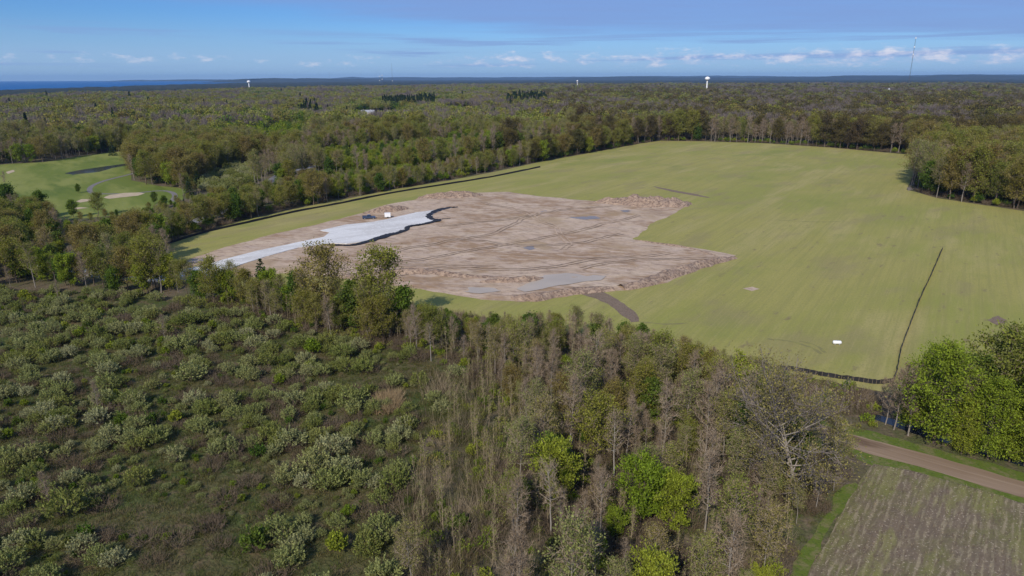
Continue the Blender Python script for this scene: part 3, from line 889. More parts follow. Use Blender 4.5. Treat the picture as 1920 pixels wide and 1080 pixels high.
make_tree('spreading_0', 80, 21.5, 10.5, 0.22, 40, 16, B_GREY, L_BUD, B_GREYWOOD, leaf_n=1.3, leaf_l=0.30, leaf_w=0.22, sig=0.5, twigs=9, twig_l=1.5, tw=0.06, profile='round', up=0.72, trunk_r=0.5, stems=2)
make_tree('willow_0', 81, 15, 4.4, 0.22, 34, 9, B_TAN, L_MAPLE, B_TAN, leaf_n=2.2, leaf_l=0.55, leaf_w=0.22, sig=0.4, twigs=4, twig_l=1.1, tw=0.05, profile='oval', up=1.0, stems=3, trunk_r=0.22)
for i in range(2):
    make_conifer(f'conifer_{i}', 90 + i, 12, 3.9)
for i in range(5):
    make_shrub(f'silver_{i}', 100 + i, 2.9, 2.2, L_OLIVE, B_BROWN, shoots=110, lumps=2 + i % 3)
for i in range(2):
    make_shrub(f'bush_{i}', 110 + i, 3.2, 1.8, L_GREEN if i else L_MAPLE, B_BROWN, shoots=80, ll=0.36, lw=0.24, slen=0.7)
for i in range(3):
    make_brush(f'brush_{i}', 120 + i, 1.7, 1.9)
for i in range(3):
    make_tuft(f'tuft_{i}', 130 + i, 0.75, 0.7, 46, L_STRAW, 0.07)
for i in range(2):
    make_tuft(f'cane_{i}', 160 + i, 4.2, 1.5, 55, (B_TAN, L_STRAW)[i], 0.045)
    make_shrub(f'under_{i}', 165 + i, 1.3, 1.3, (L_BUD, L_MAPLE)[i], B_BROWN, shoots=40, per=9, ll=0.26, lw=0.16, slen=0.5)
make_tuft('reed_0', 140, 2.2, 0.9, 70, L_REED, 0.11)
for i in range(2):
    make_tuft(f'stalk_{i}', 150 + i, 0.32, 0.35, 7, L_STALK, 0.07)
# distant patterns
FAR = {}
def far(kind, count, **k):
    FAR[kind] = []
    for i in range(count):
        key = f'far_{kind}_{i}'
        make_far(key, 200 + hash_(kind) + i, **k)
        FAR[kind].append(key)
def hash_(s):
    return sum(ord(c) * 7 for c in s) % 500
far('oak', 3, H=19, Rc=5.8, n=420, leaf=L_OAK, bark=B_BROWN, ll=1.25)
far('bud', 3, H=18, Rc=5.2, n=360, leaf=L_BUD, bark=B_GREY, ll=1.1)
far('bare', 3, H=18, Rc=4.8, n=300, leaf=B_GREYWOOD, bark=B_GREY, ll=1.3, m='bare')
far('brownoak', 3, H=20, Rc=5.6, n=380, leaf=L_BROWNOAK, bark=B_BROWN, ll=1.2)  # distant oak, leaf colour darkened for cloud shadow
far('maple', 2, H=15, Rc=4.8, n=330, leaf=L_MAPLE, bark=B_BROWN, ll=1.2)
far('green', 2, H=16, Rc=5.0, n=340, leaf=L_GREEN, bark=B_BROWN, ll=1.3)
far('conifer', 2, H=18, Rc=3.6, n=380, leaf=L_CONI, bark=B_BROWN, ll=1.4, shape='cone')

# ================================================================== PLANTING
rs = np.random.RandomState(77)
PLANTS = []        # (kind, pattern, x, y, scale, rot, zone)


CAP_U = [360, 470, 560, 640, 700, 800, 860, 940, 1010, 1090, 1180, 1260, 1320, 1400, 1500, 1600, 1700]
CAP_V = [520, 520, 520, 545, 545, 565, 578, 582, 575, 566, 600, 612, 640, 655, 695, 745, 760]


def capped(pat, x, y, s, lo=4.0):
    bu, bv, bd = project([(x, y, 0.0)])[0]
    vt = np.interp(bu, CAP_U, CAP_V) + rs.uniform(0, 22)
    return min(s, max(lo / PATTERNS[pat].h * 0.6, (bv - vt) * bd / FPX / PATTERNS[pat].h))


def plant(kind, pat, x, y, s, zone, rot=None):
    if zone == 'in the mixed wood' and rot is None: s = capped(pat, x, y, s)
    PLANTS.append((kind, pat, float(x), float(y), float(s), rs.uniform(0, 6.283) if rot is None else rot, zone))


def pick(prefix, n):
    return f'{prefix}_{rs.randint(n)}'


def hero(kind, pat, u, v, h, zone):
    x, y = G(u, v)
    plant(kind, pat, x, y, h / PATTERNS[pat].h, zone)
    HEROES.append((x, y, h))


HEROES = []
WOODZ = 'in the mixed wood'
for u, v, h, p in ((1040, 942, 10.5, 0), (1200, 985, 10.5, 1), (1262, 992, 8.5, 2), (1225, 1175, 10, 0), (1110, 1075, 6, 1), (975, 960, 5.5, 2), (1150, 1010, 5, 0), (1420, 1130, 5, 1), (1340, 1150, 5, 2), (1280, 950, 5, 1)):
    hero('maple_tree', f'maple_{p}', u, v, h, WOODZ)
hero('spreading_tree', 'spreading_0', 1500, 952, 22, 'at the corner of the stubble field')
hero('willow_tree', 'willow_0', 1400, 792, 16, WOODZ)
for u, v, h, p in ((1235, 738, 13, 'oak_1'), (1285, 742, 13, 'oak_2'), (1325, 752, 11, 'oak_1'), (1195, 720, 10, 'oak_3'), (1150, 800, 9, 'oak_0'), (960, 760, 8, 'oak_2'), (1290, 860, 7, 'oak_1')): hero('oak_tree', p, u, v, h, WOODZ)
hero('pale_bare_tree', 'palebare_0', 1033, 1002, 12, WOODZ)
hero('pale_bare_tree', 'palebare_1', 1108, 765, 16, WOODZ)
hero('pale_bare_tree', 'palebare_0', 915, 672, 11, WOODZ)
hero('pale_bare_tree', 'palebare_1', 808, 678, 9, WOODZ)
hero('pale_bare_tree', 'palebare_1', 1395, 830, 15, WOODZ)
hero('pale_bare_tree', 'palebare_0', 1150, 900, 12, WOODZ)
ROWZ = 'before the gravel road'
hero('oak_tree', 'oak_0', 610, 602, 20.5, ROWZ)
hero('oak_tree', 'oak_2', 716, 622, 21.5, ROWZ)
hero('oak_tree', 'oak_1', 402, 574, 14, ROWZ)
hero('oak_tree', 'oak_3', 465, 580, 11.5, ROWZ)
hero('maple_tree', 'maple_1', 508, 572, 10, ROWZ)
hero('maple_tree', 'maple_2', 545, 590, 8, ROWZ)
hero('conifer_tree', 'conifer_0', 495, 556, 11, ROWZ)
hero('green_tree', 'green_0', 665, 622, 13, ROWZ)
hero('green_tree', 'green_1', 760, 626, 12, ROWZ)
hero('budding_tree', 'budding_1', 690, 632, 15, ROWZ)
hero('budding_tree', 'budding_2', 575, 598, 14, ROWZ)
hero('budding_tree', 'budding_3', 640, 606, 12, ROWZ)
hero('green_tree', 'green_1', 845, 616, 11, WOODZ)
hero('green_tree', 'green_0', 930, 640, 9, WOODZ)
hero('maple_tree', 'maple_2', 885, 640, 8, WOODZ)
for u, v, h, k, p in ((335, 548, 10, 'budding_tree', 'budding_0'), (352, 556, 11, 'oak_tree', 'oak_2'), (378, 566, 9, 'green_tree', 'green_1'), (428, 572, 10, 'maple_tree', 'maple_1'), (445, 566, 12, 'budding_tree', 'budding_2'), (482, 584, 9, 'oak_tree', 'oak_1'),
                      (532, 586, 11, 'budding_tree', 'budding_1'), (562, 592, 12, 'green_tree', 'green_0'), (150, 535, 9, 'oak_tree', 'oak_0'), (105, 532, 9, 'budding_tree', 'budding_3'), (218, 550, 8, 'green_tree', 'green_0'), (268, 552, 9, 'maple_tree', 'maple_2')):
    hero(k, p, u, v, h, ROWZ)
for u, v, h, p in ((195, 540, 12, 'oak_1'), (243, 545, 13.5, 'oak_3'), (292, 540, 12, 'oak_0')):
    hero('oak_tree', p, u, v, h, ROWZ)
hero('maple_tree', 'maple_0', 318, 545, 11, ROWZ)
hero('oak_tree', 'oak_2', 168, 505, 15, 'at the bend of the gravel road')
hero('oak_tree', 'oak_0', 262, 468, 15, 'at the bend of the gravel road')
hero('maple_tree', 'maple_1', 300, 462, 12, 'at the end of the long black fence')
# shade grove by the dirt road
GROVEZ = 'in the roadside grove'
for u, v, h, p in ((1752, 830, 18, 2), (1850, 860, 14, 0), (1918, 872, 16.5, 1), (1802, 850, 10, 0), (1700, 800, 10, 1), (1905, 815, 17, 0), (1985, 884, 17, 2), (1960, 836, 16, 1), (1890, 866, 9, 1), (1740, 770, 13, 0)):
    hero('maple_tree', f'grove_{p}', u, v, h, GROVEZ)
hero('oak_tree', 'oak_1', 1862, 815, 20, GROVEZ)
hero('oak_tree', 'oak_3', 1716, 805, 11, GROVEZ)
hero('green_tree', 'green_0', 1818, 808, 14, GROVEZ)
hero('budding_tree', 'budding_1', 1790, 822, 14, GROVEZ)
for u, v, h in ((1660, 796, 9), (1676, 806, 12), (1702, 816, 13), (1652, 772, 7), (1690, 782, 11)):
    hero('bare_tree', pick('bare', 3), u, v, h, GROVEZ)
# golf course trees
GOLFZ = 'on the golf course'
for u, v, h, p in ((275, 346, 20, 'oak_0'), (315, 340, 19, 'oak_1'), (350, 334, 18, 'oak_2'), (390, 322, 19, 'oak_3'), (425, 315, 19, 'oak_0'), (262, 330, 17, 'oak_3')):
    hero('oak_tree', p, u, v, h, GOLFZ)
for u, v, h, p in ((300, 344, 12, 0), (322, 345, 11, 1), (356, 366, 9.5, 0), (372, 352, 9, 1), (212, 292, 11, 1), (292, 296, 12, 0)):
    hero('conifer_tree', f'conifer_{p}', u, v, h, GOLFZ)
hero('green_tree', 'green_0', 147, 362, 5, GOLFZ)
for u, v, h in ((290, 382, 6), (138, 408, 8), (310, 390, 6)): hero('green_tree', 'green_1', u, v, h, GOLFZ)
hero('green_tree', 'green_1', 22, 402, 14, GOLFZ)
hero('green_tree', 'green_0', 80, 408, 12, GOLFZ)
hero('oak_tree', 'oak_2', 185, 405, 11, GOLFZ)
hero('bare_tree', 'bare_1', 10, 350, 9, GOLFZ)
HX = np.array(HEROES)


def clear_of_heroes(P, f=0.16):
    out = np.ones(len(P), bool)
    for x, y, h in HEROES:
        hd = math.hypot(x, y)
        if h < 7 or hd > 108: continue
        k = 0.55 if h > 16 else 1.0
        c = np.array([x, y]) / hd
        al = hd - P @ c
        ac = np.abs(P @ np.array([-c[1], c[0]]) - np.array([x, y]) @ np.array([-c[1], c[0]]))
        out &= ~((al > 0) & (al < h * 1.2 * k) & (ac < h * 0.34 * k))
    d = np.min(np.linalg.norm(P[:, None, :] - HX[None, :, :2], axis=2) - HX[None, :, 2] * f, axis=1)
    return (d > 0) & out


def scatter(poly, step, jit=0.5):
    x0, y0 = poly.min(0); x1, y1 = poly.max(0)
    X, Y = np.meshgrid(np.arange(x0, x1, step), np.arange(y0, y1, step))
    P = np.column_stack([X.ravel(), Y.ravel()]) + rs.uniform(-jit, jit, (X.size, 2)) * step
    return P[inside(P, poly)]


# shrubby meadow
P = scatter(MEADOW, 3.5, 0.66)
P = P[(P[:, 1] > 52) & clear_of_heroes(P, 0.05)]
dens = fnoise(P[:, 0], P[:, 1], 22, 3)
dist = np.hypot(P[:, 0], P[:, 1])
P = P[(dens + 0.05 * (dist > 140) > 0.44) & (rs.rand(len(P)) < 0.85)]
for x, y in P:
    s = rs.uniform(0.35, 1.15) * (1.0 if rs.rand() > 0.15 else 1.3)
    if rs.rand() < 0.88: plant('silvery_shrub', pick('silver', 5), x, y, s, 'in the shrubby meadow')
    else: plant('green_bush', pick('bush', 2), x, y, s * 0.8, 'in the shrubby meadow')
for u, v, s in ((650, 690, 1.15), (685, 690, 1.2), (740, 716, 1.0), (786, 716, 1.0), (695, 732, 0.8), (612, 735, 1.0), (640, 742, 1.1), (595, 745, 1.0), (762, 800, 1.0), (700, 825, 0.9), (620, 850, 1.4), (590, 880, 1.4),
                (640, 890, 1.3), (610, 910, 1.2), (545, 895, 1.2), (740, 915, 1.2), (530, 1010, 1.2), (520, 745, 0.8), (590, 790, 0.85), (850, 700, 1.0)):
    x, y = G(u, v + 8)
    plant('silvery_shrub', pick('silver', 5), x, y, s, 'in the shrubby meadow')
P = scatter(MEADOW, 2.4, 0.6)
P = P[(P[:, 1] > 54) & (fnoise(P[:, 0] + 77, P[:, 1] + 5, 9, 2) > 0.55)]
LOWSHRUB = [(pick('silver', 5) if rs.rand() < 0.6 else pick('bush', 2), x, y, rs.uniform(0.16, 0.42), rs.uniform(0, 6.28)) for x, y in P]
# a few small trees in the meadow
for u, v in ((60, 520), (20, 540), (110, 560), (95, 960), (310, 640), (185, 775)):
    x, y = G(u, v); plant('bare_tree', pick('bare', 3), x, y, rs.uniform(0.35, 0.55), 'in the shrubby meadow')
# wood below the field
P = scatter(WOOD, 3.7, 0.6)
P = P[clear_of_heroes(P, 0.10) & ~inside(P, CLEAR) & ~inside(P, GSTRIP) & (line_dist(P, ROAD_C) > 5.5) & (P[:, 1] > 56)]
P = P[(P[:, 1] > 118) | (rs.rand(len(P)) < 0.80)]
ed_ = line_dist(P, GP([(640, 640), (760, 660), (880, 700), (860, 760), (800, 830)]))
n1_ = fnoise(P[:, 0] + 90, P[:, 1], 16, 2)
th = inside(P, THICKET)
for (x, y), e, q, t in zip(P, ed_, n1_, th):
    r = rs.rand()
    if t:
        if r > 0.8: plant('green_bush', pick('bush', 2), x, y, rs.uniform(0.4, 0.9), WOODZ)
        if r < 0.05: plant('budding_tree', pick('budding', 4), x, y, rs.uniform(0.4, 0.7), WOODZ)
        if r < 0.85: plant('sapling', pick('sapling', 3), x, y, rs.uniform(0.5, 1.05), 'in the tan thicket')
        if rs.rand() < 0.65: plant('sapling', pick('sapling', 3), x + rs.uniform(-1.5, 1.5), y + rs.uniform(-1.5, 1.5), rs.uniform(0.6, 1.1), 'in the tan thicket')
        continue
    if e < 5 and r < 0.25: continue
    if r < 0.30: plant('budding_tree', pick('budding', 4), x, y, rs.uniform(0.6, 1.2) * (0.85 + 0.4 * (q - 0.4)), WOODZ)
    elif r < 0.60: plant('bare_tree', pick('bare', 3), x, y, rs.uniform(0.5, 1.15), WOODZ)
    elif r < 0.74: plant('sapling', pick('sapling', 3), x, y, rs.uniform(0.7, 1.3), WOODZ)
    elif r < 0.83: plant('green_bush', pick('bush', 2), x, y, rs.uniform(0.6, 1.1), WOODZ)
    elif r < 0.86: plant('silvery_shrub', pick('silver', 5), x, y, rs.uniform(0.6, 1.0), WOODZ)
    elif r < 0.92: plant('green_tree', pick('green', 2), x, y, rs.uniform(0.4, 0.8), WOODZ)
    elif r < 0.99 and y > 95: plant('oak_tree', pick('oak', 4), x, y, rs.uniform(0.4, 0.75), WOODZ)
Q = scatter(WOOD, 2.9, 0.6)
Q = Q[(Q[:, 1] > 56) & ~inside(Q, CLEAR) & ~inside(Q, GSTRIP) & ~inside(Q, THICKET) & (line_dist(Q, ROAD_C) > 5) & (fnoise(Q[:, 0] + 50, Q[:, 1], 14, 2) > 0.40)]
for x, y in Q:
    r = rs.rand()
    if r < 0.45: plant('sapling', pick('sapling', 3), x, y, rs.uniform(0.5, 1.1), WOODZ)
    elif r < 0.65: plant('bare_tree', pick('bare', 3), x, y, rs.uniform(0.3, 0.6), WOODZ)
    elif r < 0.76: plant('budding_tree', pick('budding', 4), x, y, rs.uniform(0.3, 0.5), WOODZ)
# big woods all round: rows of rings, wider spaced far off
LOWZ = [GP(p) for p in ([(575, 302), (700, 282), (900, 266), (940, 285), (780, 318), (610, 330)], [(480, 262), (530, 244), (620, 246), (560, 285), (490, 300)],
                        [(660, 240), (760, 228), (760, 215), (660, 214)], [(830, 225), (990, 215), (980, 204), (830, 206)])]
PALEZ = GP([(365, 352), (420, 320), (500, 306), (515, 320), (470, 348), (400, 366)])
CLEARS = [GP(p) for p in ([(500, 246), (540, 240), (535, 231), (495, 234)], [(680, 222), (745, 218), (745, 210), (675, 212)], [(862, 212), (975, 208), (970, 204), (865, 205)], [(1350, 191), (1430, 190), (1430, 188), (1350, 188.5)])]
def dlimit(a):
    return np.interp(a, [-0.80, -0.62, -0.36, -0.18, 0.0, 0.8], [2200, 2500, 3500, 4500, 5200, 5600])
FORW = []
D = 150.0
while D < 5600:
    sp = 5.6 + D * 0.0021
    na = int(1.56 * D / sp)
    a = -0.78 + 1.56 * (np.arange(na) + rs.uniform(-0.45, 0.45, na)) / na
    d = D + rs.uniform(-0.45, 0.45, na) * sp
    k = d < dlimit(a)
    FORW.append(np.column_stack([d * np.sin(a), d * np.cos(a), np.full(na, sp)])[k])
    D += sp * 0.92
F = np.vstack(FORW)
P = F[:, :2]
ok = ~inside(P, FIELD) & ~inside(P, GOLF) & ~inside(P, GOLF2) & ~inside(P, MEADOW) & ~inside(P, WOOD) & ~inside(P, STUB) & ~inside(P, GRAVEL)
ok &= (line_dist(P, ROAD_C) > 14) & (line_dist(P, HEDGE_ROAD) > 4.5) & ~inside(P, PAD)
ok &= ~(inside(P, GP([(1560, 730), (1640, 745), (1760, 770), (2200, 860), (2600, 1100), (1920, 940), (1640, 850)])))
for c_ in CLEARS: ok &= ~inside(P, c_)
bp_ = project(np.column_stack([P, np.zeros(len(P))]))
ok &= ~((bp_[:, 0] > 330) & (bp_[:, 1] > 535) & (bp_[:, 0] < 1640))
near = np.hypot(P[:, 0], P[:, 1]) < 420
kk = np.ones(len(P), bool); kk[near] = clear_of_heroes(P[near], 0.14)
ok &= kk
# open strip between fence and wood
F = F[ok]; P = F[:, :2]; SPC = F[:, 2]
DD = np.hypot(P[:, 0], P[:, 1])
nA_ = fnoise(P[:, 0], P[:, 1], 110, 2); nB_ = fnoise(P[:, 0] + 500, P[:, 1] + 900, 60, 2); nC_ = fnoise(P[:, 0] - 300, P[:, 1] + 200, 240, 2)
nD_ = fnoise(P[:, 0] * 0.8 + 1500 + 6 * rs.normal(size=len(P)), P[:, 1] * 0.45 - 700 + 6 * rs.normal(size=len(P)), 190, 2)
nE_ = fnoise(P[:, 0] + 4000, P[:, 1] + 100, 150, 2)
low = np.zeros(len(P), int)
for z_ in LOWZ: low[inside(P, z_)] = 1
low[inside(P, PALEZ)] = 2
PX = project(np.column_stack([P, np.full(len(P), 12.0)]))
conif = np.zeros(len(P), bool)
for p_ in ([(715, 212), (815, 208), (815, 196), (720, 196)], [(950, 210), (1025, 204), (1020, 192), (955, 194)], [(560, 222), (600, 222), (600, 212), (560, 214)]):
    conif |= inside(P, GP(p_))
rr = rs.rand(len(P))
sc = rs.uniform(0.78, 1.18, len(P))
fieldline = GP([(300, 462), (480, 408), (640, 375), (840, 339), (1012, 304), (1236, 264)])
dl = line_dist(P, fieldline)
leftclump = (P[:, 0] < -100) & (DD < 420)
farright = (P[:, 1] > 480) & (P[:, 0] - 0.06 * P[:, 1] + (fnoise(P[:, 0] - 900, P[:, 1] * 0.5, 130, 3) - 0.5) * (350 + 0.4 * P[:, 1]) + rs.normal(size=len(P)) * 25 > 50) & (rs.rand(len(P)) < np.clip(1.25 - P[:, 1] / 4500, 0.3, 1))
block = (P[:, 0] > 190) & (P[:, 1] < 520)
FARSTUFF = []
for i in range(len(P)):
    x, y = P[i]
    r, d = rr[i], DD[i]
    a, b, c = nA_[i], nB_[i], nC_[i]
    # how much of each kind grows here
    wt = {'oak': 0.34 + 0.5 * max(0, a - 0.45), 'bud': 0.22 + 0.5 * max(0, b - 0.5), 'bare': 0.22 + 1.3 * max(0, c - 0.52) + 0.5 * max(0, 0.4 - a),
          'maple': 0.05 + 0.8 * max(0, b - 0.58), 'green': 0.06 + 0.3 * max(0, 0.4 - b), 'conifer': 0.015 + 0.8 * max(0, 0.33 - b)}
    dom = ('oak', 'bare', 'bud', 'green', 'bud', 'maple', 'bare', 'oak')[int(nD_[i] * 17) % 8]
    wt[dom] = wt[dom] * 1.6 + (2.2 if dom not in ('maple', 'green') else 1.0)
    if d > 700 and b > 0.3: wt['conifer'] = 0.0
    if d > 700: wt['bare'] *= 0.5; wt['bud'] *= 1.4; wt['maple'] *= 1.3
    if farright[i]: wt = {'brownoak': 0.55 + wt['oak'] * 0.3, 'oak': wt['oak'] * 0.35, 'bud': wt['bud'] * 0.5, 'bare': wt['bare'] * 0.9, 'green': wt['green'] * 0.5, 'maple': 0.01}  # far-right wood: oaks with cloud shadow in their leaf colour
    if block[i]: wt = {'oak': 0.40, 'bud': 0.25, 'bare': 0.33, 'maple': 0.02, 'green': 0.02, 'conifer': 0}
    if leftclump[i]: wt = {'oak': 0.38, 'bud': 0.14, 'bare': 0.16, 'maple': 0.12, 'green': 0.18, 'conifer': 0.06}
    if dl[i] < 30: wt['maple'] *= 0.5; wt['conifer'] = 0.0; wt['oak'] += 0.2
    if -420 < x < 120 and 300 < y < 1000 and not leftclump[i]: wt['maple'] = wt.get('maple', 0) + 0.32; wt['bud'] = wt.get('bud', 0) * 1.6; wt['bare'] *= 0.6
    if conif[i] and rs.rand() < 0.6: wt = {'conifer': 1.0}
    if low[i] == 1: wt = {'maple': 0.75, 'bud': 0.15, 'green': 0.1}
    tot = sum(wt.values()); q = r * tot; kind = 'oak'
    for k_, v_ in wt.items():
        if q < v_: kind = k_; break
        q -= v_
    s = sc[i] * SPC[i] / 6.6 * (0.80 + 0.72 * nE_[i]) if d > 700 else sc[i]
    s = min(s, 2.6)
    if low[i] == 2:
        plant('silvery_shrub', pick('silver', 5), x, y, rs.uniform(1.2, 2.0), 'in the pale thicket'); continue
    if d < 720:
        if low[i]: s *= 0.62
        # mature woods behind and beside the field
        grow = 1.25 if (farright[i] or block[i]) else (1.02 if dl[i] < 60 else 0.95)
        if leftclump[i]: grow = 0.72
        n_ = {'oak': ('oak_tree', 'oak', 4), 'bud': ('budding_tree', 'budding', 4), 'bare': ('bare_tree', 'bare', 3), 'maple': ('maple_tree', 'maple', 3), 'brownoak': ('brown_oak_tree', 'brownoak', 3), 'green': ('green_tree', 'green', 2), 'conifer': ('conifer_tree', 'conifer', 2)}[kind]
        if kind in ('bud', 'bare'): s *= 1.3
        if kind in ('maple', 'green'): s *= 1.12
        zone = 'in the far wood' if farright[i] else 'in the field-side woodlot' if block[i] else 'in the long hedgerow' if dl[i] < 22 else \
               'in the dark clump' if leftclump[i] else 'beyond the long hedgerow'
        pk = pick(n_[1], n_[2]); s *= grow
        bu, bv, bd = project([(x, y, 0.0)])[0]
        lowline = np.interp(bu, [520, 610, 780, 940], [332, 332, 320, 290])
        if bu < 560 and (380 if bu < 350 else 352) < bv < 570:
            vt = np.interp(bu, [-200, 0, 40, 95, 130, 170, 250, 300, 350, 400, 480, 560], [365, 365, 358, 375, 408, 410, 395, 380, 378, 352, 338, 325]) + rs.uniform(0, 22)
            s = min(s, max(0.22, (bv - vt) * bd / FPX / PATTERNS[pk].h))
        elif 560 <= bu < 950 and bv > lowline:
            s = min(s, max(0.2, (bv - (lowline - 14 + rs.uniform(0, 18))) * bd / FPX / PATTERNS[pk].h))
        elif dl[i] < 45 and 560 <= bu < 1240:
            vt = np.interp(bu, [560, 640, 800, 900, 1000, 1100, 1230], [325, 310, 290, 280, 258, 238, 208]) + rs.uniform(0, 16)
            s = min(s, max(0.22, (bv - vt) * bd / FPX / PATTERNS[pk].h))
        plant(n_[0], pk, x, y, s, zone)
    else:
        pats = FAR[kind]
        vs = s * (0.55 if low[i] else 1.0)
        zs = sc[i] * (0.62 + 0.85 * nE_[i]) * rs.uniform(0.85, 1.2) * (0.6 if low[i] else 1.0) * (1.15 if kind == 'conifer' else 1.0)
        FARSTUFF.append((pats[rs.randint(len(pats))], x, y, vs * rs.uniform(0.75, 1.25), rs.uniform(0, 6.283), zs))

# ------------------------------------------------------------------ individuals and masses
ONES = ['', 'first', 'second', 'third', 'fourth', 'fifth', 'sixth', 'seventh', 'eighth', 'ninth', 'tenth', 'eleventh', 'twelfth', 'thirteenth', 'fourteenth', 'fifteenth', 'sixteenth', 'seventeenth', 'eighteenth', 'nineteenth']
TENS = {2: ('twentieth', 'twenty'), 3: ('thirtieth', 'thirty'), 4: ('fortieth', 'forty'), 5: ('fiftieth', 'fifty'), 6: ('sixtieth', 'sixty'), 7: ('seventieth', 'seventy'), 8: ('eightieth', 'eighty'), 9: ('ninetieth', 'ninety')}
def ordinal(n):
    if n < 20: return ONES[n]
    if n >= 100: return 'hundred and ' + ordinal(n - 100) if n > 100 else 'hundredth'
    t, o = divmod(n, 10)
    return TENS[t][0] if o == 0 else TENS[t][1] + '-' + ONES[o]

LOOK = {'silvery_shrub': ('pale silvery-green shrub', 'shrub'), 'green_bush': ('small fresh green bush', 'bush'), 'maple_tree': ('bright green leafy tree', 'tree'), 'spreading_tree': ('great spreading grey tree with sparse leaves', 'tree'),
        'willow_tree': ('many-stemmed tree with fresh green crown', 'tree'), 'pale_bare_tree': ('pale-barked bare tree', 'tree'), 'oak_tree': ('rounded olive-gold tree', 'tree'), 'brown_oak_tree': ('rounded dull brown tree', 'tree'), 'budding_tree': ('slim sparsely budding tree', 'tree'),
        'bare_tree': ('leafless grey-brown tree', 'tree'), 'sapling': ('thin tan sapling', 'sapling'), 'green_tree': ('dark green leafy tree', 'tree'), 'conifer_tree': ('dark evergreen conifer', 'conifer')}
GROUP = {'silvery_shrub': 'silvery shrubs', 'green_bush': 'green bushes', 'maple_tree': 'bright green trees', 'pale_bare_tree': 'pale bare trees', 'oak_tree': 'olive-gold trees', 'brown_oak_tree': 'dull brown trees', 'budding_tree': 'budding trees', 'bare_tree': 'bare trees',
         'sapling': 'saplings', 'green_tree': 'dark green trees', 'conifer_tree': 'conifers'}
LIMIT = {'silvery_shrub': 300, 'green_bush': 60, 'maple_tree': 110, 'oak_tree': 190, 'brown_oak_tree': 70, 'budding_tree': 170, 'bare_tree': 150, 'sapling': 140, 'green_tree': 50, 'conifer_tree': 40}

xyz = np.array([(p[2], p[3], PATTERNS[p[1]].h * p[4] * 0.7) for p in PLANTS])
pp = project(xyz)
inview = (pp[:, 0] > 4) & (pp[:, 0] < 1916) & (pp[:, 1] > 0) & (pp[:, 1] < 1074) & (pp[:, 2] > 10)
size = np.array([PATTERNS[p[1]].h * p[4] for p in PLANTS]) / np.maximum(pp[:, 2], 1)
# how much of a plant shows over the ones in front: coarse depth test on crown tops
order_front = np.argsort(pp[:, 2])
cover = np.full((110, 200), -1.0)
vis = np.zeros(len(PLANTS))
hide = np.zeros((110, 200))
for i in order_front:
    if not inview[i] or pp[i, 2] > 900: continue
    p = PLANTS[i]; pt = PATTERNS[p[1]]
    hh, ww = pt.h * p[4] * FPX / pp[i, 2], pt.r * p[4] * FPX / pp[i, 2]
    u0, u1 = int((pp[i, 0] - ww * 0.8) / 10), int((pp[i, 0] + ww * 0.8) / 10) + 1
    v0, v1 = int((pp[i, 1] - hh * 0.3) / 10), int((pp[i, 1] + hh * 0.35) / 10) + 1
    sub = hide[max(0, v0):max(0, v1), max(0, u0):max(0, u1)]
    if sub.size == 0: continue
    vis[i] = float((1 - np.minimum(sub, 1)).mean())
    sub += 0.30 if p[0] in ('bare_tree', 'sapling', 'budding_tree', 'pale_bare_tree') else 0.7
byk = {}
for i, p in enumerate(PLANTS):
    if inview[i] and vis[i] > 0.18: byk.setdefault(p[0], []).append(i)
single = set()
for k_, L in byk.items():
    L.sort(key=lambda i: -size[i] * (0.3 + vis[i]))
    single |= set(L[:LIMIT.get(k_, 300)])
# rows for the labels: by kind and zone, nearest row first, each counted from its left end
rows = {}
for i in single: rows.setdefault((PLANTS[i][0], PLANTS[i][6]), []).append(i)
LABEL = {}
for (k_, z_), L in rows.items():
    L.sort(key=lambda i: PLANTS[i][3])
    nrow = max(1, round(len(L) / 24))
    for rI in range(nrow):
        part = sorted(L[rI * len(L) // nrow:(rI + 1) * len(L) // nrow], key=lambda i: pp[i, 0])
        for j, i in enumerate(part):
            if len(L) == 1: LABEL[i] = f'{LOOK[k_][0]} {z_}'
            elif nrow == 1: LABEL[i] = f'{LOOK[k_][0]} {z_}, {ordinal(j + 1)} from left'
            else: LABEL[i] = f'{LOOK[k_][0]} {z_}, {ordinal(j + 1)} from left in {ordinal(rI + 1)} row'
for i in sorted(single):
    k_, pat, x, y, s, rot, z_ = PLANTS[i]
    pt = PATTERNS[pat]
    e = bpy.data.objects.new(k_, None)
    e.empty_display_size = 0.5
    e.location = (x, y, 0.02); e.scale = (s, s, s * 1.0); e.rotation_euler = (0, 0, rot)
    COL.objects.link(e)
    tag(e, LABEL[i], LOOK[k_][1], GROUP.get(k_))
    shrub = k_ in ('silvery_shrub', 'green_bush')
    link('stems' if shrub else 'trunk', pt.trunk, e)
    link('foliage' if shrub else 'crown', pt.crown, e)


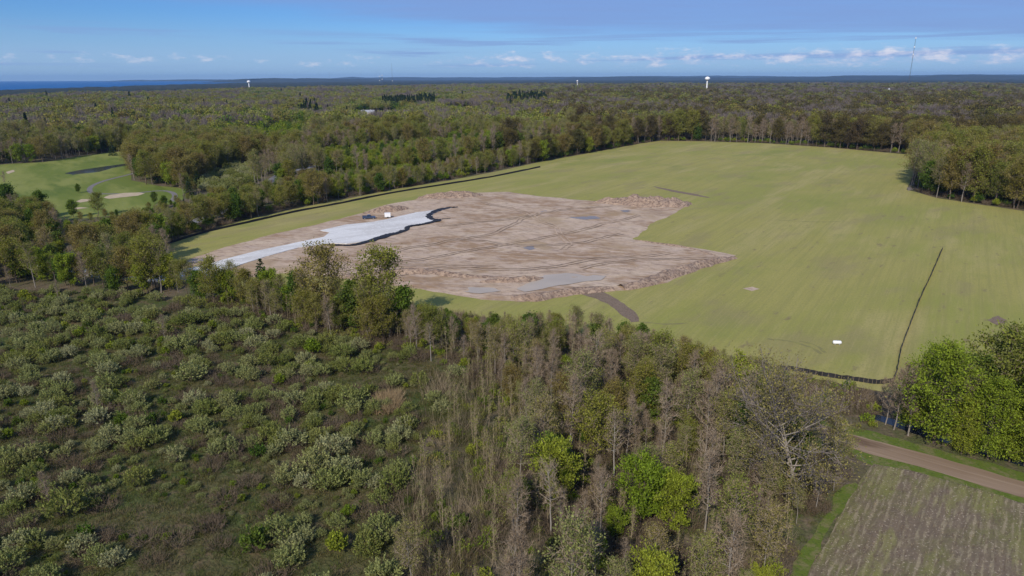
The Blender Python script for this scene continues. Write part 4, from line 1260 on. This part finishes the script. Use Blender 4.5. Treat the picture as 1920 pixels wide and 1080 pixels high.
def mass(name, items, label=None, z=0.0):
    """one object that scatters patterns: items (pattern, x, y, scale, rot)"""
    keys = sorted({i[0] for i in items})
    col = bpy.data.collections.new(name + '_patterns')
    made = {k_: bpy.data.objects.new(name + '_' + k_, PATTERNS[k_].whole) for k_ in keys}
    for o in made.values(): col.objects.link(o)
    names = sorted(o.name for o in made.values())
    idx = {k_: names.index(made[k_].name) for k_ in keys}
    me = bpy.data.meshes.new(name)
    me.from_pydata([(i[1], i[2], z) for i in items], [], [])
    for an, typ, val in (('sclz', 'FLOAT', [i[5] if len(i) > 5 else i[3] for i in items]), ('scl', 'FLOAT', [i[3] for i in items]), ('rot', 'FLOAT', [i[4] for i in items]), ('idx', 'INT', [idx[i[0]] for i in items])):
        at_ = me.attributes.new(an, typ, 'POINT')
        at_.data.foreach_set('value', np.array(val, dtype=np.float32 if typ == 'FLOAT' else np.int32))
    o = link(name, me)
    ng = bpy.data.node_groups.new(name, 'GeometryNodeTree')
    ng.interface.new_socket('Geometry', in_out='INPUT', socket_type='NodeSocketGeometry')
    ng.interface.new_socket('Geometry', in_out='OUTPUT', socket_type='NodeSocketGeometry')
    N = ng.nodes.new
    gi, go = N('NodeGroupInput'), N('NodeGroupOutput')
    ip, ci = N('GeometryNodeInstanceOnPoints'), N('GeometryNodeCollectionInfo')
    ci.inputs['Collection'].default_value = col
    ci.inputs['Separate Children'].default_value = True
    ci.inputs['Reset Children'].default_value = True
    ip.inputs['Pick Instance'].default_value = True
    def attr(nm, typ):
        q = N('GeometryNodeInputNamedAttribute'); q.data_type = typ; q.inputs[0].default_value = nm
        return next(s for s in q.outputs if s.enabled and s.name == 'Attribute')
    cx = N('ShaderNodeCombineXYZ')
    lk_ = ng.links.new
    lk_(attr('rot', 'FLOAT'), cx.inputs[2])
    lk_(gi.outputs[0], ip.inputs['Points'])
    lk_(ci.outputs[0], ip.inputs['Instance'])
    lk_(attr('idx', 'INT'), ip.inputs['Instance Index'])
    lk_(cx.outputs[0], ip.inputs['Rotation'])
    sx = N('ShaderNodeCombineXYZ'); sa = attr('scl', 'FLOAT')
    lk_(sa, sx.inputs[0]); lk_(sa, sx.inputs[1]); lk_(attr('sclz', 'FLOAT'), sx.inputs[2])
    lk_(sx.outputs[0], ip.inputs['Scale'])
    lk_(ip.outputs[0], go.inputs[0])
    md = o.modifiers.new('scatter', 'NODES'); md.node_group = ng
    tag(o, label, kind='stuff')
    return o


SHR = ('silvery_shrub', 'green_bush')
rest = [(p[1], p[2], p[3], p[4], p[5]) for i, p in enumerate(PLANTS) if i not in single and p[0] not in SHR]
rest_s = [(p[1], p[2], p[3], p[4], p[5]) for i, p in enumerate(PLANTS) if i not in single and p[0] in SHR]
mass('woodland', rest, 'mixed spring woodland round the fields')
mass('distant_woodland', FARSTUFF, 'distant spring woodland stretching to the lake')
if rest_s: mass('shrub_thicket', rest_s + LOWSHRUB, 'low silvery-green shrub growth')
# brambles and dry grass
bz = []
for poly, step, k in ((WOOD, 2.3, 0.8), (MEADOW, 3.6, 0.5)):
    Q = scatter(poly, step, 0.6); Q = Q[(Q[:, 1] > 55) & ~inside(Q, CLEAR) & ~inside(Q, GSTRIP) & (line_dist(Q, ROAD_C) > 4.5)]
    Q = Q[(fnoise(Q[:, 0] + 7, Q[:, 1] + 3, 12, 2) > 0.42) & (rs.rand(len(Q)) < k)]
    bz += [(pick('brush', 3), x, y, rs.uniform(0.5, 1.15), rs.uniform(0, 6.28)) for x, y in Q]
for ln, w_ in ((fieldline, 3.0), (GP([(1236, 264), (1320, 265), (1440, 269), (1560, 277), (1715, 291)]), 3.0), (GP([(1712, 330), (1700, 356), (1760, 372), (1840, 384), (1920, 396)]), 3.0)):
    for a_, b_ in zip(ln[:-1], ln[1:]):
        m_ = int(np.linalg.norm(b_ - a_) / 1.6)
        nrm = np.array([-(b_ - a_)[1], (b_ - a_)[0]]) / np.linalg.norm(b_ - a_)
        for t_2 in rs.rand(m_):
            q_ = a_ + (b_ - a_) * t_2 + nrm * rs.uniform(3.0, 11)
            bz.append((pick('brush', 3) if rs.rand() < 0.6 else pick('bush', 2), q_[0], q_[1], rs.uniform(0.8, 1.6), rs.uniform(0, 6.28)))
Q = scatter(THICKET, 1.9, 0.6); ed2 = line_dist(Q, np.vstack([THICKET, THICKET[:1]])); Q = Q[(Q[:, 1] > 55) & (fnoise(Q[:, 0] + 3, Q[:, 1] + 60, 8, 3) + np.minimum(ed2, 6) * 0.03 > 0.50)]
bz += [(pick('cane', 2), x, y, rs.uniform(0.5, 1.25), rs.uniform(0, 6.28)) for x, y in Q]
Q = scatter(WOOD, 2.6, 0.6); Q = Q[(Q[:, 1] > 55) & ~inside(Q, CLEAR) & ~inside(Q, GSTRIP) & (line_dist(Q, ROAD_C) > 4.5) & (fnoise(Q[:, 0] + 33, Q[:, 1] + 8, 10, 2) > 0.44)]
bz += [(pick('under', 2) if rs.rand() < 0.75 else pick('cane', 2), x, y, rs.uniform(0.4, 1.2), rs.uniform(0, 6.28)) for x, y in Q]
mass('brush', bz, 'tangled brown and green undergrowth beneath the trees')
tf = []
for poly, step in ((MEADOW, 1.25), (WOOD, 1.9)):
    Q = scatter(poly, step, 0.6); d_ = np.hypot(Q[:, 0], Q[:, 1])
    Q = Q[(Q[:, 1] > 55) & (d_ < 190) & ~inside(Q, CLEAR) & (line_dist(Q, ROAD_C) > 3.4)]
    tf += [(pick('tuft', 3), x, y, rs.uniform(0.5, 1.2), rs.uniform(0, 6.28)) for x, y in Q]
mass('dry_grass', tf, 'rough brown and green meadow grass')
rd = GP([(697, 765), (715, 745), (745, 740), (752, 760), (735, 775), (705, 778)])
mass('reeds', [('reed_0', x, y, rs.uniform(0.7, 1.1), rs.uniform(0, 6.28)) for x, y in scatter(rd, 0.7, 0.5)], 'patch of tan dry reeds in the meadow')
Q = scatter(STUB, 0.5, 0.3)
Q = Q[(np.sin((Q @ row_n) * 2 * math.pi / 1.7 + 1.5 * fnoise(Q[:, 0], Q[:, 1], 9)) > 0.35) & (rs.rand(len(Q)) < 0.5) & (Q[:, 0] < 95) & (Q[:, 1] > 55)]
mass('corn_stubble', [(pick('stalk', 2), x, y, rs.uniform(0.6, 1.3), rs.uniform(0, 6.28)) for x, y in Q], 'cut corn stalks left in rows', z=0.15)

# canopy beyond the last single crowns
NA, ND = 300, 46
aa = np.linspace(-0.85, 0.85, NA)
V = []
for j in range(ND):
    d_ = dlimit(aa) * 0.985 * (23000 / dlimit(aa)) ** (j / (ND - 1))
    xx, yy = d_ * np.sin(aa), d_ * np.cos(aa)
    V.append(np.column_stack([xx, yy, 11 + 9 * fnoise(xx, yy, 420, 4) + 5 * (rs.rand(NA) - 0.5)]))
V = np.vstack(V)
wet = inside(V[:, :2], lake_poly)
V[wet, 2] = -3
mb = MB()
mb.add(V, [(j * NA + i, j * NA + i + 1, (j + 1) * NA + i + 1, (j + 1) * NA + i) for j in range(ND - 1) for i in range(NA - 1)])
o = link('horizon_woodland', mb.mesh('horizon_woodland', [M_FARWOOD]))
tag(o, 'dark blue-green woodland along the horizon', kind='stuff')
# ================================================================== THINGS
M_BLACK = flat('black_fabric', (0.018, 0.018, 0.022), 0.7, var=0.3)
M_WHITE = flat('white_paint', (0.80, 0.80, 0.80), 0.5)
M_GLASS = flat('dark_glass', (0.02, 0.025, 0.03), 0.1, spec=0.6)
M_TYRE = flat('tyre_rubber', (0.02, 0.02, 0.02), 0.9)
M_BLUE = flat('dark_blue_paint', (0.035, 0.06, 0.12), 0.3, spec=0.6)
M_STEEL = flat('galvanised_steel', (0.45, 0.46, 0.48), 0.45, 0.3)
M_DARK = flat('dark_steel', (0.10, 0.10, 0.11), 0.6)
M_ROOF = flat('grey_roof', (0.30, 0.31, 0.33), 0.8)
M_ROOFP = flat('pale_roof', (0.55, 0.58, 0.62), 0.6)
M_WALL = flat('tan_siding', (0.45, 0.40, 0.33), 0.8)
M_WALLW = flat('white_siding', (0.7, 0.69, 0.66), 0.8)
M_WOODP = flat('weathered_stake', (0.30, 0.23, 0.16), 0.9)


def silt_fence(px, label, h=0.95, stake_px=None):
    line = curve(GP(px), 14)
    out = [line[0]]
    for a, b in zip(line[:-1], line[1:]):
        k = max(1, int(np.linalg.norm(b - a) / 2.0))
        out += [a + (b - a) * (j + 1) / k for j in range(k)]
    L = np.array(out); n = len(L)
    d = np.gradient(L, axis=0); d /= np.linalg.norm(d, axis=1)[:, None] + 1e-9
    nr = np.stack([-d[:, 1], d[:, 0]], 1)
    wob = (np.array([vnoise(i * 1.0, 3.0, 2.2) for i in range(n)]) - 0.5)
    root = bpy.data.objects.new('silt_fence', None); COL.objects.link(root)
    root.location = (L[0][0], L[0][1], 0.05)
    tag(root, label, 'fence', 'black silt fences')
    L0 = L - L[0]
    V = []
    for i in range(n):
        top = h * (0.86 + 0.28 * vnoise(i * 1.0, 9.0, 1.7))
        lean = wob[i] * 0.35
        for z, o_, th_ in ((-0.05, 0.0, 0.03), (top * 0.5, lean * 0.7, 0.03), (top, lean, 0.03)):
            for s_ in (-1, 1):
                q = L0[i] + nr[i] * (o_ + s_ * th_)
                V.append((q[0], q[1], z))
    F = []
    for i in range(n - 1):
        a, b = i * 6, (i + 1) * 6
        F += [(a, b, b + 2, a + 2), (a + 2, b + 2, b + 4, a + 4), (a + 4, b + 4, b + 5, a + 5), (a + 5, b + 5, b + 3, a + 3), (a + 3, b + 3, b + 1, a + 1)]
    mb = MB(); mb.add(V, F)
    link('fabric', mb.mesh('fabric', [M_BLACK]), root)
    sk = MB(); sk.tube([(0, 0, -0.1), (0, 0, 1.12)], [0.03, 0.025], 4, cap=True)
    me = sk.mesh('stake', [M_WOODP])
    for i in range(0, n, 3):
        link('stake', me, root, (L0[i][0] + nr[i][0] * (wob[i] * 0.2 + 0.06), L0[i][1] + nr[i][1] * (wob[i] * 0.2 + 0.06), 0))


silt_fence([(298, 464), (380, 438), (480, 415), (560, 397), (640, 382), (740, 362), (840, 346), (930, 331), (1013, 314)], 'long black silt fence along the hedgerow side of the field', 0.95)
silt_fence([(1767, 468), (1748, 512), (1728, 555), (1708, 606), (1690, 655), (1683, 690), (1677, 712), (1668, 718), (1640, 720), (1600, 714), (1545, 706), (1490, 696), (1430, 688), (1370, 676)], 'black silt fence turning a corner at the near end of the field', 0.95)
# black ground cloth showing along the edge of the gravel
cl = GP([(858, 390), (842, 391), (824, 395), (808, 402), (804, 408), (812, 413), (820, 415), (800, 421), (782, 424), (764, 427), (763, 432), (748, 438), (728, 443), (708, 449), (690, 455), (665, 461), (640, 462), (615, 461)])
cl = curve(cl, 8)
wcl = np.interp(np.linspace(0, 1, len(cl)), [0, .08, .2, .35, .5, .6, .75, .9, 1], [0.6, 3.0, 2.6, 2.8, 2.2, 2.4, 3.4, 1.6, 1.0])
d = np.gradient(cl, axis=0); d /= np.linalg.norm(d, axis=1)[:, None]
nr = np.stack([-d[:, 1], d[:, 0]], 1)
V, K = [], 7
for i in range(len(cl)):
    for j in range(K):
        t = j / (K - 1) - 0.5
        q = cl[i] + nr[i] * (t * wcl[i] * (0.6 + 0.9 * vnoise(i * 1.0, 2.0 + (j > 3) * 7, 2.0)))
        V.append((q[0], q[1], 0.46 + 0.42 * vnoise(q[0] * 1.0, q[1] * 1.0, 0.7) * (0.4 if j in (0, K - 1) else 1)))
mb = MB(); mb.add(V, [(i * K + j, i * K + j + 1, (i + 1) * K + j + 1, (i + 1) * K + j) for i in range(len(cl) - 1) for j in range(K - 1)])
tag(link('ground_cloth', mb.mesh('ground_cloth', [M_BLACK])), 'crumpled black ground cloth along the edge of the gravel pad', 'cloth')
sp_ = curve(GP([(818, 413), (832, 412), (845, 411)]), 6)
V = []
for i, p_ in enumerate(sp_):
    for j in range(4):
        V.append((p_[0], p_[1] + (j - 1.5) * 0.6 * (1.2 - i / len(sp_)), 0.35 + 0.35 * vnoise(i * 1.0, j * 1.0, 1.3) * (j in (1, 2))))
mb = MB(); mb.add(V, [(i * 4 + j, i * 4 + j + 1, i * 4 + j + 5, i * 4 + j + 4) for i in range(len(sp_) - 1) for j in range(3)])
tag(link('ground_cloth', mb.mesh('ground_cloth_strip', [M_BLACK])), 'narrow tongue of black cloth lying out on the bare earth', 'cloth')


def soil_mound(px, w_, h_, label, seed, material=M_MOUND, groups='soil piles on the building site', rough=1.0):
    L = curve(GP(px), 10)
    out = [L[0]]
    for a, b in zip(L[:-1], L[1:]):
        k = max(1, int(np.linalg.norm(b - a) / 0.6))
        out += [a + (b - a) * (j + 1) / k for j in range(k)]
    L = np.array(out); n = len(L)
    d = np.gradient(L, axis=0); d /= np.linalg.norm(d, axis=1)[:, None] + 1e-9
    nr = np.stack([-d[:, 1], d[:, 0]], 1)
    K = 25; V = []
    wv = np.interp(np.linspace(0, 1, n), np.linspace(0, 1, len(w_)), w_)
    hv = np.interp(np.linspace(0, 1, n), np.linspace(0, 1, len(h_)), h_)
    for i in range(n):
        for j in range(K):
            t = j / (K - 1) * 2 - 1
            q = L[i] + nr[i] * t * wv[i] / 2 * (0.8 + 0.5 * vnoise(i * 0.6 + seed, 4.0 + (t > 0) * 5, 3.0))
            prof = max(0.0, 1 - abs(t) ** 1.7)
            lump = fnoise(q[0] + seed * 3, q[1], 2.6, 3)
            V.append((q[0], q[1], hv[i] * prof * (0.45 + 1.1 * lump) + 0.35 * rough * prof ** 0.5 * (vnoise(q[0], q[1] + seed, 0.75)) - 0.02))
    mb = MB(); mb.add(V, [(i * K + j, i * K + j + 1, (i + 1) * K + j + 1, (i + 1) * K + j) for i in range(n - 1) for j in range(K - 1)])
    o = link('soil_pile', mb.mesh('soil_pile', [material], smooth=True)); o.location.z = 0.08
    tag(o, label, 'soil pile', groups)


soil_mound([(784, 372), (820, 371), (860, 369), (905, 366)], [3, 10, 12, 11, 3], [0.5, 2.2, 2.6, 2.2, 0.4], 'long low soil pile at the far corner of the site near the fence', 1)
soil_mound([(682, 401), (715, 398), (740, 395), (766, 392)], [3, 7, 8, 3], [0.4, 2.2, 2.4, 0.4], 'soil pile right behind the pickup and the white box', 2)
soil_mound([(1112, 380), (1160, 381), (1210, 384), (1255, 385), (1294, 382)], [4, 12, 16, 16, 4], [0.6, 2.8, 3.8, 3.4, 0.5], 'largest soil pile at the far end of the site by the green field', 3)
soil_mound([(1165, 541), (1200, 535), (1250, 518), (1310, 499), (1376, 483)], [5, 6, 6, 5, 3], [0.9, 1.5, 1.5, 1.2, 0.4], 'long curved soil bank round the pointed corner of the site', 4)
soil_mound([(960, 558), (1000, 560), (1050, 551), (1110, 545), (1150, 543)], [4, 6, 5, 5, 3], [0.5, 1.3, 1.3, 1.1, 0.4], 'dark soil bank on the near side of the silt pond', 5)
soil_mound([(900, 530), (950, 528), (985, 527), (1018, 523)], [2, 5, 6, 2], [0.3, 1.2, 1.4, 0.3], 'tan soil spit reaching into the silt pond', 6)
soil_mound([(640, 520), (720, 512), (800, 512), (880, 520), (940, 522)], [4, 6, 6, 5, 3], [0.4, 1.0, 1.2, 1.0, 0.3], 'low soil ridge along the near side of the bare earth behind the trees', 7)
soil_mound([(1340, 480), (1290, 466), (1230, 457), (1190, 451)], [1.2, 1.8, 1.8, 1.2], [0.3, 0.5, 0.5, 0.3], 'thin soil windrow along the inner corner of the green field', 8, rough=0.4)


# ------------------------------------------------------------------ pickup
def at_px(u, v): return G(u, v)
x, y = at_px(692, 411)
e = bpy.data.objects.new('pickup_truck', None); COL.objects.link(e)
e.location = (x, y, 0.12); e.rotation_euler = (0, 0, R(14))
tag(e, 'dark blue pickup truck parked on the earth by the gravel', 'truck')
mb = MB()   # lower body: profile along x, extruded across y
def extrude(prof, w_, taper=1.0):
    n = len(prof)
    V = [(a, -w_ / 2, b) for a, b in prof] + [(a, w_ / 2, b) for a, b in prof]
    m_ = MB(); m_.add(V, [tuple(range(n)), tuple(range(2 * n - 1, n - 1, -1))] + [(i, n + i, n + (i + 1) % n, (i + 1) % n) for i in range(n)][::1])
    return m_
body = extrude([(-2.85, 0.45), (2.7, 0.45), (2.85, 0.7), (2.8, 1.05), (1.3, 1.18), (-2.85, 1.18)], 1.95)
bo = link('body', body.mesh('body', [M_BLUE]), e)
cab = MB()
cv = [(-0.9, -0.93, 1.18), (1.35, -0.93, 1.18), (1.35, 0.93, 1.18), (-0.9, 0.93, 1.18), (-0.75, -0.76, 1.88), (0.65, -0.76, 1.88), (0.65, 0.76, 1.88), (-0.75, 0.76, 1.88)]
cab.add(cv, [(0, 1, 5, 4), (1, 2, 6, 5), (2, 3, 7, 6), (3, 0, 4, 7), (4, 5, 6, 7)])
link('cab', cab.mesh('cab', [M_BLUE]), e)
def pane(name, pts, par):
    m_ = MB(); m_.add(pts, [(0, 1, 2, 3)]); link(name, m_.mesh(name, [M_GLASS]), par)
pane('windscreen', [(1.32, -0.82, 1.25), (1.32, 0.82, 1.25), (0.70, 0.70, 1.83), (0.70, -0.70, 1.83)], e)
for s_ in (-1, 1):
    pane('side_window', [(-0.78, s_ * 0.925, 1.26), (1.12, s_ * 0.925, 1.26), (0.60, s_ * 0.795, 1.80), (-0.70, s_ * 0.795, 1.80)], e)
pane('rear_window', [(-0.91, -0.75, 1.28), (-0.91, 0.75, 1.28), (-0.795, 0.65, 1.8), (-0.795, -0.65, 1.8)], e)
for yy in (-0.93, 0.93):
    b_ = MB(); b_.box((-1.9, yy, 1.33), (1.85, 0.09, 0.30)); link('bed_side', b_.mesh('bed_side', [M_BLUE]), e)
b_ = MB(); b_.box((-2.8, 0, 1.33), (0.09, 1.75, 0.30)); link('tailgate', b_.mesh('tailgate', [M_BLUE]), e)
wh = MB(); wh.lathe([(0.0, -0.13), (0.34, -0.13), (0.40, -0.08), (0.40, 0.08), (0.34, 0.13), (0.0, 0.13)], 16)
wm = wh.mesh('wheel', [M_TYRE]); rim = MB(); rim.lathe([(0.0, 0.14), (0.2, 0.14), (0.22, 0.10)], 12); rm = rim.mesh('rim', [M_STEEL])
for xx in (-1.85, 1.85):
    for yy in (-0.86, 0.86):
        o = link('wheel', wm, e, (xx, yy, 0.40)); o.rotation_euler = (R(-90 if yy > 0 else 90), 0, 0)
        link('rim', rm, o)
b_ = MB(); b_.box((2.86, 0, 0.58), (0.14, 1.9, 0.24)); link('bumper', b_.mesh('bumper', [M_STEEL]), e)
for yy in (-0.75, 0.75):
    b_ = MB(); b_.box((2.84, yy, 0.9), (0.06, 0.32, 0.2)); link('headlight', b_.mesh('headlight', [M_WHITE]), e)

# white box trailer
x, y = at_px(727, 409)
e = bpy.data.objects.new('box_trailer', None); COL.objects.link(e); e.location = (x, y, 0.12); e.rotation_euler = (0, 0, R(10))
tag(e, 'small white box trailer standing beside the pickup', 'trailer')
b_ = MB(); b_.box((0, 0, 1.35), (2.6, 1.8, 1.7)); link('box', b_.mesh('box', [M_WHITE]), e)
b_ = MB(); b_.box((0, 0, 2.225), (2.66, 1.86, 0.05)); link('roof', b_.mesh('roof', [M_WHITE]), e)
b_ = MB(); b_.box((1.32, 0, 1.3), (0.05, 1.5, 1.5)); link('rear_door', b_.mesh('rear_door', [M_DARK]), e)
b_ = MB(); b_.box((-1.85, 0, 0.45), (1.1, 0.12, 0.1)); link('tow_bar', b_.mesh('tow_bar', [M_DARK]), e)
for yy in (-0.95, 0.95):
    o = link('wheel', wm, e, (0.1, yy, 0.36)); o.rotation_euler = (R(90), 0, 0); o.scale = (0.9, 0.9, 0.7)

# white tank in the crop
x, y = at_px(1569, 646)
e = bpy.data.objects.new('white_tank', None); COL.objects.link(e); e.location = (x, y, 0.05); e.rotation_euler = (0, 0, R(-6))
tag(e, 'small white tank standing alone in the green field', 'tank')
b_ = MB()
prof = [(math.cos(t) * 0.42, math.sin(t) * 0.42 + 0.5) for t in np.linspace(0, 2 * math.pi, 15)[:-1]]
V = [(s_ * L_, a * k_, (b - 0.5) * k_ + 0.5) for s_, L_, k_ in ((-1, 0.95, 0.0), (-1, 0.95, 0.6), (-1, 0.8, 1.0), (1, 0.8, 1.0), (1, 0.95, 0.6), (1, 0.95, 0.0)) for a, b in prof]
n = len(prof)
b_.add(V, [(i * n + k, i * n + (k + 1) % n, (i + 1) * n + (k + 1) % n, (i + 1) * n + k) for i in range(5) for k in range(n)])
link('tank_shell', b_.mesh('tank_shell', [M_WHITE], smooth=True), e)
for xx in (-0.5, 0.5):
    b_ = MB(); b_.box((xx, 0, 0.10), (0.12, 0.7, 0.22)); link('cradle', b_.mesh('cradle', [M_STEEL]), e)
b_ = MB(); b_.lathe([(0.16, 0.88), (0.16, 0.98), (0.0, 0.98)], 10); link('filler_cap', b_.mesh('filler_cap', [M_STEEL]), e)

# white sign boards by the gravel entrance
x, y = at_px(136, 486)
e = bpy.data.objects.new('entrance_sign', None); COL.objects.link(e); e.location = (x, y, 0.0); e.rotation_euler = (0, 0, R(-20))
tag(e, 'small white board on posts beside the gravel entrance', 'sign')
b_ = MB(); b_.box((0, 0, 1.9), (1.8, 0.06, 1.3)); link('board', b_.mesh('board', [M_WHITE]), e)
for xx in (-0.8, 0.8):
    b_ = MB(); b_.box((xx, 0.09, 1.25), (0.1, 0.1, 2.6)); link('post', b_.mesh('post', [M_WOODP]), e)


# ------------------------------------------------------------------ houses
def house(u, v, w_, dp, hw, hr, rz, wall, roof, label):
    x, y = G(u, v)
    e = bpy.data.objects.new('house', None); COL.objects.link(e); e.location = (x, y, 0); e.rotation_euler = (0, 0, R(rz))
    tag(e, label, 'house', 'houses among the woods')
    b_ = MB()
    a, c = w_ / 2, dp / 2
    b_.add([(-a, -c, 0), (a, -c, 0), (a, c, 0), (-a, c, 0), (-a, -c, hw), (a, -c, hw), (a, c, hw), (-a, c, hw), (-a, 0, hw + hr), (a, 0, hw + hr)],
           [(0, 1, 5, 4), (1, 2, 6, 9, 5), (2, 3, 7, 6), (3, 0, 4, 8, 7)])
    link('wall', b_.mesh('wall', [wall]), e)
    b_ = MB(); o_ = 0.6; th = 0.25
    k = hr / c
    V = [(-a - o_, -c - o_, hw - o_ * k + 0.05), (a + o_, -c - o_, hw - o_ * k + 0.05), (a + o_, 0, hw + hr + 0.05), (-a - o_, 0, hw + hr + 0.05), (a + o_, c + o_, hw - o_ * k + 0.05), (-a - o_, c + o_, hw - o_ * k + 0.05)]
    V += [(p[0], p[1], p[2] + th) for p in V]
    b_.add(V, [(6, 7, 8, 9), (9, 8, 10, 11), (0, 3, 2, 1), (3, 5, 4, 2), (0, 1, 7, 6), (5, 11, 10, 4), (0, 6, 9, 3), (3, 9, 11, 5), (1, 2, 8, 7), (2, 4, 10, 8)])
    r_ = link('roof', b_.mesh('roof', [roof]), e)
    b_ = MB(); b_.box((a * 0.4, c * 0.2, hw + hr + 0.4), (0.9, 0.7, 1.6)); link('chimney', b_.mesh('chimney', [M_WALL]), r_)
    for xx in (-0.6, -0.25, 0.35, 0.65):
        b_ = MB(); b_.box((xx * a, -c - 0.03, hw * 0.55), (1.3, 0.1, 1.3)); link('window', b_.mesh('window', [M_GLASS]), e)
    b_ = MB(); b_.box((0.06 * a, -c - 0.03, 1.05), (1.0, 0.1, 2.1)); link('door', b_.mesh('door', [M_DARK]), e)


house(519, 238, 15, 9, 5.5, 3.0, 8, M_WALL, M_ROOFP, 'pale-roofed house in the gap above the golf course trees')
house(494, 243, 16, 9, 4.0, 2.2, -4, M_WALLW, M_ROOFP, 'low white house just left of the pale-roofed house')
house(497, 252, 10, 7, 3.0, 2.0, 12, M_WALLW, M_ROOF, 'small grey-roofed outbuilding below the pale-roofed house')
house(690, 216, 22, 11, 5.0, 3.5, 5, M_WALL, M_ROOF, 'grey-roofed house before the bare tree far behind the hedgerow')
house(733, 214, 15, 9, 3.5, 2.2, -8, M_WALL, M_ROOF, 'low grey-roofed building under the dark pines')
house(857, 204, 14, 10, 5.0, 3.5, 15, M_WALLW, M_ROOFP, 'pale house at the edge of the far mowed clearing')
house(1556, 193, 24, 12, 6.0, 4.0, 0, M_WALLW, M_ROOFP, 'white farmhouse far off over the woods behind the field')


# ------------------------------------------------------------------ water towers and masts
def water_tower(u, D, h, r, label):
    x, y = at(u, D)
    e = bpy.data.objects.new('water_tower', None); COL.objects.link(e); e.location = (x, y, 0)
    tag(e, label, 'water tower', 'white water towers')
    b_ = MB(); b_.lathe([(r * 0.42, 0), (r * 0.30, 4), (r * 0.26, h - 2.2 * r), (r * 0.30, h - 1.5 * r)], 20); link('stem', b_.mesh('stem', [M_WHITE], True), e)
    b_ = MB(); b_.lathe([(r * 0.28, h - 1.62 * r)] + [(r * math.cos(t), h - 0.75 * r + 0.75 * r * math.sin(t)) for t in np.linspace(-1.15, 1.53, 14)], 28); link('tank', b_.mesh('tank', [M_WHITE], True), e)
    b_ = MB(); b_.lathe([(1.0, h), (1.0, h + 1.2), (0.0, h + 1.4)], 8); link('hatch', b_.mesh('hatch', [M_STEEL]), e)


water_tower(1328, 2400, 62, 8.2, 'white water tower standing tall over the woods behind the field')
water_tower(467, 3600, 53, 8.0, 'white water tower near the lake shore')
water_tower(1084, 4200, 46, 5.5, 'tiny far white water tower in the middle of the horizon')


def mast(u, D, h, wd, label, dishes=(), dish_r=2.0, guy=False):
    x, y = at(u, D)
    e = bpy.data.objects.new('radio_mast', None); COL.objects.link(e); e.location = (x, y, 0)
    tag(e, label, 'mast', 'radio masts on the horizon')
    c = [(wd * math.cos(a), wd * math.sin(a)) for a in (0.3, 2.39, 4.49)]
    for p_ in c:
        b_ = MB(); b_.tube([(p_[0], p_[1], 0), (p_[0] * 0.7, p_[1] * 0.7, h)], [0.22, 0.16], 4); link('leg', b_.mesh('leg', [M_DARK]), e)
    b_ = MB(); n = int(h / (wd * 2.2))
    for i in range(n):
        z0, z1 = h * i / n, h * (i + 1) / n
        for j in range(3):
            p0, p1 = c[j], c[(j + 1) % 3]
            b_.tube([(p0[0] * (1 - .3 * z0 / h), p0[1] * (1 - .3 * z0 / h), z0), (p1[0] * (1 - .3 * z1 / h), p1[1] * (1 - .3 * z1 / h), z1)], [0.1, 0.1], 3)
    q = link('bracing', b_.mesh('bracing', [M_DARK]), e); q['kind'] = 'stuff'
    for f in dishes:
        b_ = MB(); b_.lathe([(0.2, -dish_r), (dish_r, -dish_r * 0.8), (dish_r, dish_r * 0.8), (0.2, dish_r)], 12, (0, 0, h * f)); link('antenna', b_.mesh('antenna', [M_WHITE]), e)
    b_ = MB(); b_.tube([(0, 0, h), (0, 0, h * 1.03)], [0.12, 0.05], 4); link('tip', b_.mesh('tip', [M_STEEL]), e)


mast(1707, 3000, 196, 1.3, 'tallest lattice mast with white antennas over the woods', (0.985, 0.83, 0.70), 2.3)  # white drums on this mast stand in for its bright strobe lights
mast(737, 4600, 150, 1.2, 'thin tall mast near the middle of the lake-side horizon', (0.3,), 2.2)
mast(713, 4300, 74, 1.6, 'short pale mast just left of its taller twin', (0.97, 0.65), 2.4)
mast(718, 4300, 80, 1.6, 'short pale mast just beside the tall thin mast', (0.97, 0.7), 2.4)
mast(619, 7000, 120, 1.4, 'faint lone mast toward the lake', (), 2)
# a white silo beyond the field
x, y = at(1672, 2300)
e = bpy.data.objects.new('silo', None); COL.objects.link(e); e.location = (x, y, 0)
tag(e, 'slim white silo over the woods near the tallest mast', 'silo')
b_ = MB(); b_.lathe([(3.0, 0), (3.0, 26)], 20); link('barrel', b_.mesh('barrel', [M_WHITE], True), e)
b_ = MB(); b_.lathe([(3.05, 26), (2.4, 27.6), (1.2, 28.6), (0.0, 29)], 20); link('dome', b_.mesh('dome', [M_STEEL], True), e)

# ------------------------------------------------------------------ air
M_HAZE, t_ = mat('haze_air')
vol = t_.n('ShaderNodeVolumePrincipled', {'Color': (0.36, 0.62, 1.0, 1), 'Density': HAZE_D, 'Anisotropy': 0.1})
t_.n('ShaderNodeOutputMaterial', {'Volume': vol.outputs[0]})
mb = MB(); mb.box((0, 14200, 104), (64000, 30800, 214))
hz = link('haze', mb.mesh('haze', [M_HAZE])); hz['kind'] = 'stuff'
